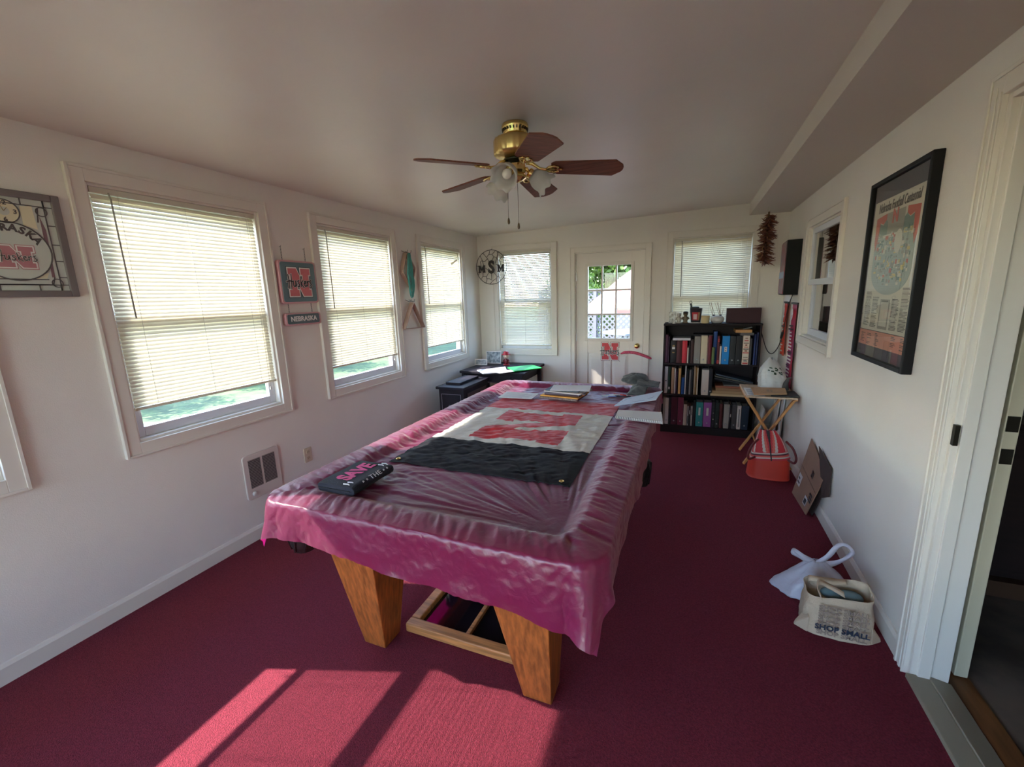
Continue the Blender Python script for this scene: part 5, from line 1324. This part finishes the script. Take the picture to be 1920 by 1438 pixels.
# ------------------------------------------------------------------ folding tray table and what is on it
pine = mat('pine', rgb(206,146,84), .4, var=.2, vscale=4, stretch=(10,10,1))
t = thing('folding_tray_table', 'light wooden folding tray table with crossed legs beside the bookcase', 'table', (.68,4.37,0))
zt_ = .652
mb = MB(); mb.hull8([(.475,4.10,zt_-.016),(.855,4.10,zt_-.016),(.868,4.62,zt_-.016),(.468,4.62,zt_-.016)],[(.475,4.10,zt_),(.855,4.10,zt_),(.868,4.62,zt_),(.468,4.62,zt_)]); mb.build('tabletop', mat('tray_top', rgb(206,180,150), .4, var=.15, vscale=5, stretch=(8,1,1)), t, bevel=.004)
mb = MB(); mb.bar((.484,4.12,zt_-.022),(.484,4.60,zt_-.022),.022,.018); mb.bar((.848,4.12,zt_-.022),(.848,4.60,zt_-.022),.022,.018); mb.build('side_rails', pine, t)
for y in (4.14,4.56):
    MB().bar((.470,y,zt_-.01),(.860,y,.012),.018,.034, up=(0,1,0)).build('leg', pine, t, bevel=.002)
for y in (4.165,4.535):
    MB().bar((.850,y,zt_-.02),(.500,y,.012),.018,.034, up=(0,1,0)).build('leg', pine, t, bevel=.002)
for x,z in ((.76,.18),(.60,.18)): MB().tube([(x,4.15,z),(x,4.55,z)], .008, 8).build('stretcher', pine, t)
slab('paper_sheet', [(.487,4.13),(.62,4.12),(.64,4.40),(.484,4.44)], zt_+.0008, zt_+.003, paper, 'white printed paper sticking out at the corner of the tray table', 'paper', lines=5)
o = slab('black_folder', [(.66,4.11),(.868,4.115),(.868,4.33),(.69,4.30)], zt_+.003, zt_+.014, mat('folder_black', rgb(30,30,32), .5), 'flat black folder under the brown parcel on the tray table', 'folder')
o = slab('cardboard_parcel', [(.527,4.06),(.775,4.11),(.790,4.295),(.528,4.31)], zt_+.022, zt_+.032, mat('kraft', rgb(176,136,96), .75, var=.08, vscale=6), None, None, zz=[-.004,.004,.012,.006])
t = thing('cardboard_parcel', 'flat brown cardboard mailer with black print on the tray table', 'parcel', (.66,4.25,zt_+.015)); o.parent = t; o.location = o.location-t.location; o.name = 'mailer'; WM[o.name] = Matrix.Translation(o.location)
mb = MB(); 
for i in range(4): mb.text(('FRAGILE','CARE','HANDLE','BEND')[i] if False else 'IIII III', .022, basis((.655+.004*i,4.165+.045*i,zt_+.0375),(1,.1,0),(-.1,1,0),(0,0,1)), depth=.0004, offset=.001)
mb.build('print', ink, t)
def bag_mesh(fn, nu, nv, name, m, t=None, solid=.0015): return MB().grid(fn, nu, nv).build(name, m, t, solid=solid)
plastic = mat('white_plastic', rgb(214,212,208), .32, trans=.2, coat=.1, bump=.9, bscale=14)
t = thing('plastic_bag', 'stuffed white plastic carrier bag with green print on the tray table', 'bag', (.74,4.47,zt_))
def fn(u, v):
    a = u*2*PI; sy_ = 1-(2*abs(v-.42))**3*.5 if v > .42 else 1-.12*(1-v/.42)
    lump = 1+.14*fbm(math.cos(a)*1.6+3,math.sin(a)*1.6,v*2.5)+.05*ridge(fbm(a*2.2,v*6,2.))*1
    r = (.145*(1-v**2.6*.85))*lump
    return (.728+math.cos(a)*r*.80-.03*v, 4.52+math.sin(a)*r*.9, zt_+.006+.265*v*(1+.05*math.sin(a*2)))
bag_mesh(fn, 60, 40, 'bag_body', plastic, t)
mb = MB(); rnd = random.Random(3)
for i in range(16):
    a = -1.9+.10*i+rnd.uniform(-.05,.05); v = .62+.10*math.sin(i*1.1); p = Vector(fn((a%(2*PI))/(2*PI), v)); nrm = Vector((math.cos(a),math.sin(a),.35)).normalized(); s_ = nrm.cross(Vector((0,0,1))).normalized(); u_ = s_.cross(nrm)
    c_ = p+nrm*.004; w_ = rnd.uniform(.006,.014); h_ = rnd.uniform(.004,.012)
    mb.add([c_-s_*w_-u_*h_,c_+s_*w_-u_*h_*.3,c_+s_*w_*.8+u_*h_,c_-s_*w_*.7+u_*h_*.6],[(0,1,2,3)])
mb.build('print', mat('print_green', rgb(40,66,44), .5), t)
mb = MB(); mb.tube([(.80,4.34,zt_+.02),(.80,4.335,zt_+.08),(.815,4.33,zt_+.125),(.84,4.33,zt_+.13)], [.028,.020,.012,.003], 8); mb.build('dark_handle', mat('grey_cloth', rgb(70,66,64), .8), t)
# white panels standing behind the tray table
for i,(x0,x1,y,h,lb) in enumerate(((.690,.735,4.93,.36,'narrow white board standing between bookcase and wall'),(.80,.850,4.86,.50,'white board leaning near the right wall behind the tray table'),(.84,.874,4.76,.62,'second white board, flat against the right wall behind the tray table'))):
    mb = MB(); mb.hull8([(x0,y-.10,0),(x0+.012,y-.10,0),(x0+.012,y+.10,0),(x0,y+.10,0)],[(x1-.012,y-.10,h),(x1,y-.10,h),(x1,y+.10,h),(x1-.012,y+.10,h)])
    o = mb.build('white_board', mat('foam_board', rgb(200,194,190), .6), bevel=.001); tag(o, lb, 'board')
# red and striped tote
def red_bag():
    t = thing('shoulder_bag', 'orange red bag with a striped upper half on the carpet under the tray table', 'bag', (.66,3.95,0))
    rm = mat('bag_red', rgb(206,62,46), .5, bump=.1, bscale=60)
    def fn(u, v):
        a = u*2*PI; e = 3.2; c_,s_ = math.cos(a),math.sin(a); r = (abs(c_)**e+abs(s_)**e)**(-1/e)
        w_ = .158-.012*v; d_ = .095-.012*v
        return (.662+c_*r*w_*(1+.03*math.sin(a*3)), 3.95+s_*r*d_, .004+.170*v-.012*max(0,c_*c_-.5)*v+.02*v*c_)
    mb = MB(); mb.grid(fn, 48, 10); mb.add([Vector(fn(i/48,0)) for i in range(48)],[tuple(range(48))]); mb.build('lower_body', rm, t, merge=True)
    def up(u, v):
        a = u*2*PI; e = 3.2-1.0*v; c_,s_ = math.cos(a),math.sin(a); r = (abs(c_)**e+abs(s_)**e)**(-1/e)
        w_ = .146*(1-v)+.060*v-.02*math.sin(v*PI)*0; d_ = .083*(1-v)**1.2+.012
        b = Vector(fn(u,1)); z_ = b.z+(.405-b.z)*v+.02*math.sin(v*PI)
        return (.662+c_*r*w_-.03*v, 3.95+s_*r*d_*(1+.06*math.sin(a*4+v*3)), z_)
    cols = [mat('stripe_red', rgb(196,44,54), .6), mat('stripe_white', rgb(206,190,180), .6), mat('stripe_dark', rgb(70,36,46), .6), mat('stripe_coral', rgb(214,96,84), .6), mat('stripe_pink', rgb(200,90,120), .6)]
    seq = [0,0,1,3,0,2,1,0,4,0,1,2,0,3,1,0]
    mb = MB(); mb.grid(up, 160, 60, kf=lambda u,v: seq[int((abs(((u+.25)%1)-.5)*2*20+v*2.5))%16] if v > .22 else seq[int(v*36)%16]); mb.build('striped_top', cols, t)
    mb = MB(); mb.tube([Vector(up(.75,v_))+Vector((0,-.004,.0)) for v_ in [i/12 for i in range(13)]], .005, 6); mb.build('zip', mat('zip_black', rgb(34,26,30), .5), t)
    st = mat('strap_maroon', rgb(104,30,34), .5)
    for s in (-1,1):
        x = .662+s*.125; pts = smooth_path([(x-.01*s,3.875,.19),(x+s*.035,3.86,.17),(x+s*.045,3.855,.215),(x+s*.018,3.865,.29),(x-s*.028,3.90,.335)], 5)
        mb = MB(); mb.tube(pts, .009, 8); mb.build('handle', st, t)
red_bag()
# cardboard leaning on wall
t = thing('leaning_cardboard', 'flattened brown cardboard box with labels leaning on the right wall', 'cardboard', (.83,3.45,0))
kraft = mat('kraft_box', rgb(140,104,84), .8, var=.1, vscale=5)
E0 = Vector((.790,3.62,.055)); A_ = Vector((.803,3.29,.004)); B_ = Vector((.868,3.22,.330)); D_ = Vector((.862,3.56,.44)); 
def panel(c4, th, m, name, parent):
    c4 = [Vector(c) for c in c4]; n_ = (c4[1]-c4[0]).cross(c4[3]-c4[0]).normalized()*th
    return MB().hull8(c4, [c+n_ for c in c4]).build(name, m, parent, fixn=True)
c4 = [(.790,3.66,.004),(.806,3.30,.004),(.868,3.20,.345),(.868,3.62,.46)]
panel(c4, .006, kraft, 'card_sheet', t)
P0,P1,P2,P3 = [Vector(c) for c in c4]
def pp(a, b, e=.0075):
    n_ = -(P1-P0).cross(P3-P0).normalized(); 
    if n_.x > 0: n_ = -n_
    return P0.lerp(P1,a).lerp(P3.lerp(P2,a),b)+n_*e
def patch(a0,a1,b0,b1,m,name,e=.0078): 
    o = MB().add([pp(a0,b0,e),pp(a1,b0,e),pp(a1,b1,e),pp(a0,b1,e)],[(0,1,2,3)]).build(name, m, t, solid=.0006); return o
lw_ = mat('label_white', rgb(186,178,178), .6)
patch(.06,.26,.22,.42,lw_,'shipping_label'); patch(.66,.84,.10,.27,lw_,'shipping_label')
for (a0,a1,b0,b1) in ((.82,.97,.26,.30),(.82,.97,.32,.36),(.80,.95,.38,.42),(.09,.23,.26,.29),(.09,.18,.33,.36),(.69,.81,.13,.23),(.55,.60,.62,.74),(.62,.66,.62,.74)): patch(a0,a1,b0,b1,ink,'print',.0092)
patch(.0,1.0,.53,.538,mat('kraft_fold', rgb(100,72,58), .8),'fold_line',.0076)
panel([(.850,3.17,.20),(.868,3.10,.24),(.874,3.13,.42),(.866,3.42,.47)], .004, mat('kraft_dark', rgb(66,48,44), .8), 'flap', t)
panel([(.834,3.40,.004),(.842,3.30,.004),(.874,3.24,.20),(.874,3.40,.24)], .004, mat('kraft_dark', rgb(66,48,44), .8), 'flap', t)
# plastic bag + canvas tote on the carpet near the doorway
def carrier():
    t = thing('plastic_bag', 'white plastic carrier bag with looped handles on the carpet by the right wall', 'bag', (.66,2.38,0))
    pl2 = mat('white_plastic_thin', rgb(206,202,214), .35, trans=.2, coat=.1, bump=.9, bscale=12)
    def fn(u, v):
        a = u*2*PI; c_,s_ = math.cos(a),math.sin(a); k = 1-v
        w_ = .155*(k**.8)+.020; d_ = .085*(k**.7)+.012
        lump = 1+.16*fbm(c_*1.5+7,s_*1.5,v*2.2)+.05*ridge(fbm(a*3,v*3,8.))
        return (.655+c_*w_*lump, 2.395+s_*d_*lump, .003+.185*v**.85*(1+.05*fbm(c_*2,s_*2,v)))
    mb = MB(); mb.grid(fn, 56, 26); mb.build('bag_body', pl2, t, solid=.0012)
    for pts in ([(.640,2.395,.170),(.600,2.39,.195),(.560,2.39,.222),(.545,2.392,.224),(.550,2.40,.205),(.60,2.40,.180),(.655,2.398,.160)],
                [(.650,2.39,.165),(.690,2.395,.215),(.725,2.40,.275),(.765,2.405,.290),(.795,2.41,.262),(.782,2.41,.225),(.735,2.405,.190),(.680,2.40,.165)]):
        P_ = smooth_path(pts, 6); mb = MB(); vs_ = []; 
        for i,p in enumerate(P_):
            d = (P_[min(i+1,len(P_)-1)]-P_[max(i-1,0)]).normalized(); n_ = Vector((0,-1,0)).cross(d).normalized(); w_ = .008+.008*abs(i/len(P_)-.5)*2
            vs_ += [p-n_*w_+Vector((0,.006*math.sin(i*.5),0)), p+Vector((0,-.006,0)), p+n_*w_+Vector((0,.006*math.cos(i*.4),0))]
        mb.add(vs_, [(i*3+j,i*3+3+j,i*3+4+j,i*3+1+j) for i in range(len(P_)-1) for j in (0,1)], 0, True); mb.build('handle', pl2, t, solid=.0015)
carrier()
def tote():
    t = thing('canvas_tote', 'cream canvas tote bag printed SHOP SMALL on the carpet by the doorway', 'tote bag', (.68,2.15,0))
    cm = mat('canvas', rgb(196,174,148), .85, var=.06, vscale=6, bump=.25, bscale=200)
    def fn(u, v):
        a = u*2*PI; e = 4; c_,s_ = math.cos(a),math.sin(a); r = (abs(c_)**e+abs(s_)**e)**(-1/e)
        w_ = .128+.004*math.sin(v*5); d_ = .078-.012*v
        lean = .012*v
        foot = (1-v)**6
        x = c_*r*w_*(1+.05*foot)+.005*fbm(a*2,v*4,1.); y = s_*r*d_*(1+.05*foot)+.006*fbm(a*2+5,v*5,2.)
        z_ = .003+.195*v+(.020*math.cos(a-.7)+.006*math.sin(a*3))*v*v
        ca,sa = math.cos(-.02),math.sin(-.02)
        return (.680+x*ca-y*sa, 2.150+x*sa+y*ca+lean, z_)
    mb = MB(); mb.grid(fn, 72, 24); mb.add([Vector(fn(i/72,0)) for i in range(72)],[tuple(range(72))]); mb.build('bag_body', cm, t, solid=.002, merge=True)
    # squashed bottom corners
    for sx_,yy in ((-1,2.095),(1,2.10)):
        x = .680+sx_*.118; mb = MB(); mb.hull8([(x,yy-.02,.002),(x+sx_*.050,yy+.018,.002),(x+sx_*.046,yy+.034,.002),(x,yy+.05,.002)],[(x-sx_*.002,yy-.018,.085),(x+sx_*.044,yy+.020,.020),(x+sx_*.040,yy+.032,.022),(x-sx_*.002,yy+.05,.085)]); mb.build('gusset_corner', cm, t, bevel=.006, fixn=True)
    # contents
    mb = MB(); mb.ball((.730,2.165,.165), .042, 0, 14, (1.2,.9,.6)); mb.ball((.665,2.175,.160), .036, 0, 14, (1.3,.9,.6)); mb.build('contents', mat('blue_grey_cloth', rgb(104,128,132), .7, bump=.5, bscale=30), t)
    for pts in ([(.600,2.085,.190),(.585,2.10,.225),(.600,2.13,.235),(.640,2.14,.215),(.690,2.11,.205)],[(.575,2.20,.192),(.570,2.17,.222),(.600,2.155,.232),(.66,2.17,.222),(.72,2.20,.215)]):
        P_ = smooth_path(pts, 6); vs_ = []
        for i,p in enumerate(P_): vs_ += [p+Vector((0,-.012,-.006)), p+Vector((0,.012,.006))]
        mb = MB(); mb.add(vs_, [(2*i,2*i+2,2*i+3,2*i+1) for i in range(len(P_)-1)], 0, True); mb.build('handle', cm, t, solid=.003)
    # print on the front (towards the camera)
    nv_ = mat('tote_navy', rgb(34,44,62), .8); ln = mat('tote_line', rgb(120,100,96), .8)
    mb = MB()
    fy = 2.150-.0715
    def M_(z_, dy): return basis((.684,fy+dy,z_),(1,-.02,0),(0,.04,1),(0,-1,.04))
    for i,z_ in enumerate((.150,.126,.100,.074,.028)):
        if i == 4: z_ = .026
        mb.text('SHOP SMALL', .029, M_(z_,-.0125), 1, depth=.0004, offset=.0007, sx=1.12)
        mb.text('SHOP SMALL', .029, M_(z_,-.0133), 2, depth=.0004, offset=-.0007, sx=1.12)
    mb.text('SHOP SMALL', .034, M_(.052,-.0140), 0, depth=.0004, offset=.0012, sx=1.04)
    mb.build('print', [nv_, ln, cm], t)
tote()
# ------------------------------------------------------------------ far left corner
navyw = mat('cabinet_dark', rgb(28,23,33), .55, spec=.3, var=.2, vscale=5)
t = thing('side_cabinet', 'low dark cabinet with a panelled end in the far left corner', 'cabinet', (-2.3,4.0,0))
MB().box((-2.46,3.86,.06),(-2.16,4.44,.612)).build('body', navyw, t, bevel=.003)
MB().box((-2.48,3.83,.612),(-2.14,4.46,.640)).build('top', navyw, t, bevel=.004)
MB().box((-2.43,3.96,.640),(-2.25,4.40,.665)).build('raised_tray', navyw, t, bevel=.003)
MB().box((-2.47,3.85,0),(-2.15,4.45,.06)).build('plinth', navyw, t, bevel=.003)
mb = MB()
lt = mat('inlay_line', rgb(112,104,116), .5)
for a,b in (((-2.43,.14),(-2.425,.56)),((-2.20,.14),(-2.195,.56)),((-2.425,.555),(-2.20,.56)),((-2.425,.14),(-2.20,.145))): mb.box((a[0],3.855,a[1]),(b[0],3.861,b[1]))
mb.build('inlay', lt, t); MB().box((-2.155,3.93,.14),(-2.152,4.38,.56)).build('side_panel', mat('side_red_brown', rgb(58,30,38), .4), t, bevel=.001)
mb = MB(); n_emblem(mb, basis((-2.31,3.858,.40),(1,0,0),(0,0,1),(0,-1,0)), .07, .08, (1,1,1), script=False, outline=False); mb.build('emblem', [lt,lt], t)
t = thing('corner_table', 'small dark corner table holding frames, papers and the green folder', 'table', (-2.2,4.8,0))
MB().box((-2.56,4.50,.665),(-1.72,5.24,.695)).build('tabletop', navyw, t, bevel=.004)
for x in (-2.52,-1.78):
    for y in (4.54,5.20): MB().box((x-.022,y-.022,0),(x+.022,y+.022,.665)).build('leg', navyw, t, bevel=.003)
MB().box((-2.50,4.54,.56),(-1.80,5.20,.665)).build('apron', navyw, t)
MB().box((-2.06,4.530,.585),(-1.90,4.540,.64)).build('drawer_front', navyw, t, bevel=.002)
TZ2 = .6955
def frame_(name, label, x0, x1, y, z0, h, fm, pic):
    t = thing(name, label, 'picture frame', ((x0+x1)/2,y,z0)); f = .010; 
    Mx = basis((0,y,z0),(1,0,0),(0,.18,1),(0,-1,.18))
    mb = MB(Mx); mb.box((x0,0,0),(x0+f,h,.012)).box((x1-f,0,0),(x1,h,.012)).box((x0+f,0,0),(x1-f,f,.012)).box((x0+f,h-f,0),(x1-f,h,.012)); mb.build('frame', fm, t, bevel=.002)
    MB(Mx).box((x0+f,f,.0),(x1-f,h-f,.006)).build('picture', pic, t); return t
silver = mat('frame_white', rgb(206,198,190), .4)
def at_far(): pass
f1 = frame_('picture_frame','larger white edged picture frame with a dark print in the far left corner', -2.49,-2.27, 5.10, TZ2, .160, silver, mat('print_dark', rgb(74,82,86), .5, var=.8, vscale=26, col2=rgb(168,170,166)))
f2 = frame_('picture_frame','low white edged frame left of the larger one in the corner', -2.575,-2.40, 4.95, TZ2, .075, silver, mat('print_grey', rgb(96,98,100), .5, var=.6, vscale=30, col2=rgb(160,158,154)))
# plain round-headed bobblehead in a red hat
t = thing('bobblehead', 'small bobble figure in a red hat and clothes beside the corner frames', 'figurine', (-2.16,5.02,TZ2))
bx_,by_ = -2.16,5.02; rm = mat('toy_red', rgb(176,40,48), .35); sk = mat('toy_face', rgb(226,196,180), .4)
MB().lathe([(.001,TZ2),(.042,TZ2),(.042,TZ2+.012),(.001,TZ2+.012)], (bx_,by_,0), 24).build('base', rm, t)
MB().lathe([(.020,TZ2+.012),(.026,TZ2+.03),(.030,TZ2+.055),(.024,TZ2+.075),(.010,TZ2+.086)], (bx_,by_,0), 20).build('body', mat('toy_dark_red', rgb(110,28,36), .4), t)
for s in (-1,1): MB().tube([(bx_+s*.024,by_,TZ2+.072),(bx_+s*.042,by_-.004,TZ2+.052),(bx_+s*.034,by_-.014,TZ2+.034)], .008, 8).build('arm', mat('toy_dark_red', rgb(110,28,36), .4), t)
MB().ball((bx_,by_,TZ2+.118), .036, 0, 18).build('head', sk, t)
mb = MB(); mb.lathe([(.058,TZ2+.136),(.060,TZ2+.139),(.038,TZ2+.143),(.036,TZ2+.165),(.024,TZ2+.176),(.001,TZ2+.178)], (bx_,by_,0), 28); mb.build('hat', rm, t)
mb = MB(); 
for s in (-1,1): mb.ball((bx_+s*.012,by_-.033,TZ2+.122), .004, 0, 8)
mb.tube([(bx_-.010,by_-.034,TZ2+.104),(bx_,by_-.037,TZ2+.101),(bx_+.010,by_-.034,TZ2+.104)], .002, 5); mb.build('face_marks', ink, t)
# papers and green folder, and the pile of cloth they lie on
slab('paper_pile', [(-2.34,4.54),(-2.16,4.34),(-1.93,4.50),(-2.10,4.84)], TZ2+.001, TZ2+.010, mat('paper_grey', rgb(196,198,210), .7), 'loose grey white papers hanging over the edge of the corner table', 'paper', lines=6, linem=mat('faint_ink', rgb(180,184,190), .8))
slab('white_envelope', [(-2.12,4.46),(-1.96,4.36),(-1.80,4.58),(-1.93,4.62)], TZ2+.012, TZ2+.015, paper, 'bright white sheet between the grey papers and the green folder', 'paper')
slab('green_folder', [(-2.02,4.72),(-1.84,4.50),(-1.60,4.78),(-1.80,4.98)], TZ2+.012, TZ2+.022, mat('folder_green', rgb(40,190,80), .5), 'bright green folder on the corner table', 'folder')
o = slab('ruler', [(-1.93,4.14),(-1.72,4.25),(-1.715,4.27),(-1.925,4.16)], .700, .712, mat('ruler_wood', rgb(196,140,84), .5), None, None) if False else None
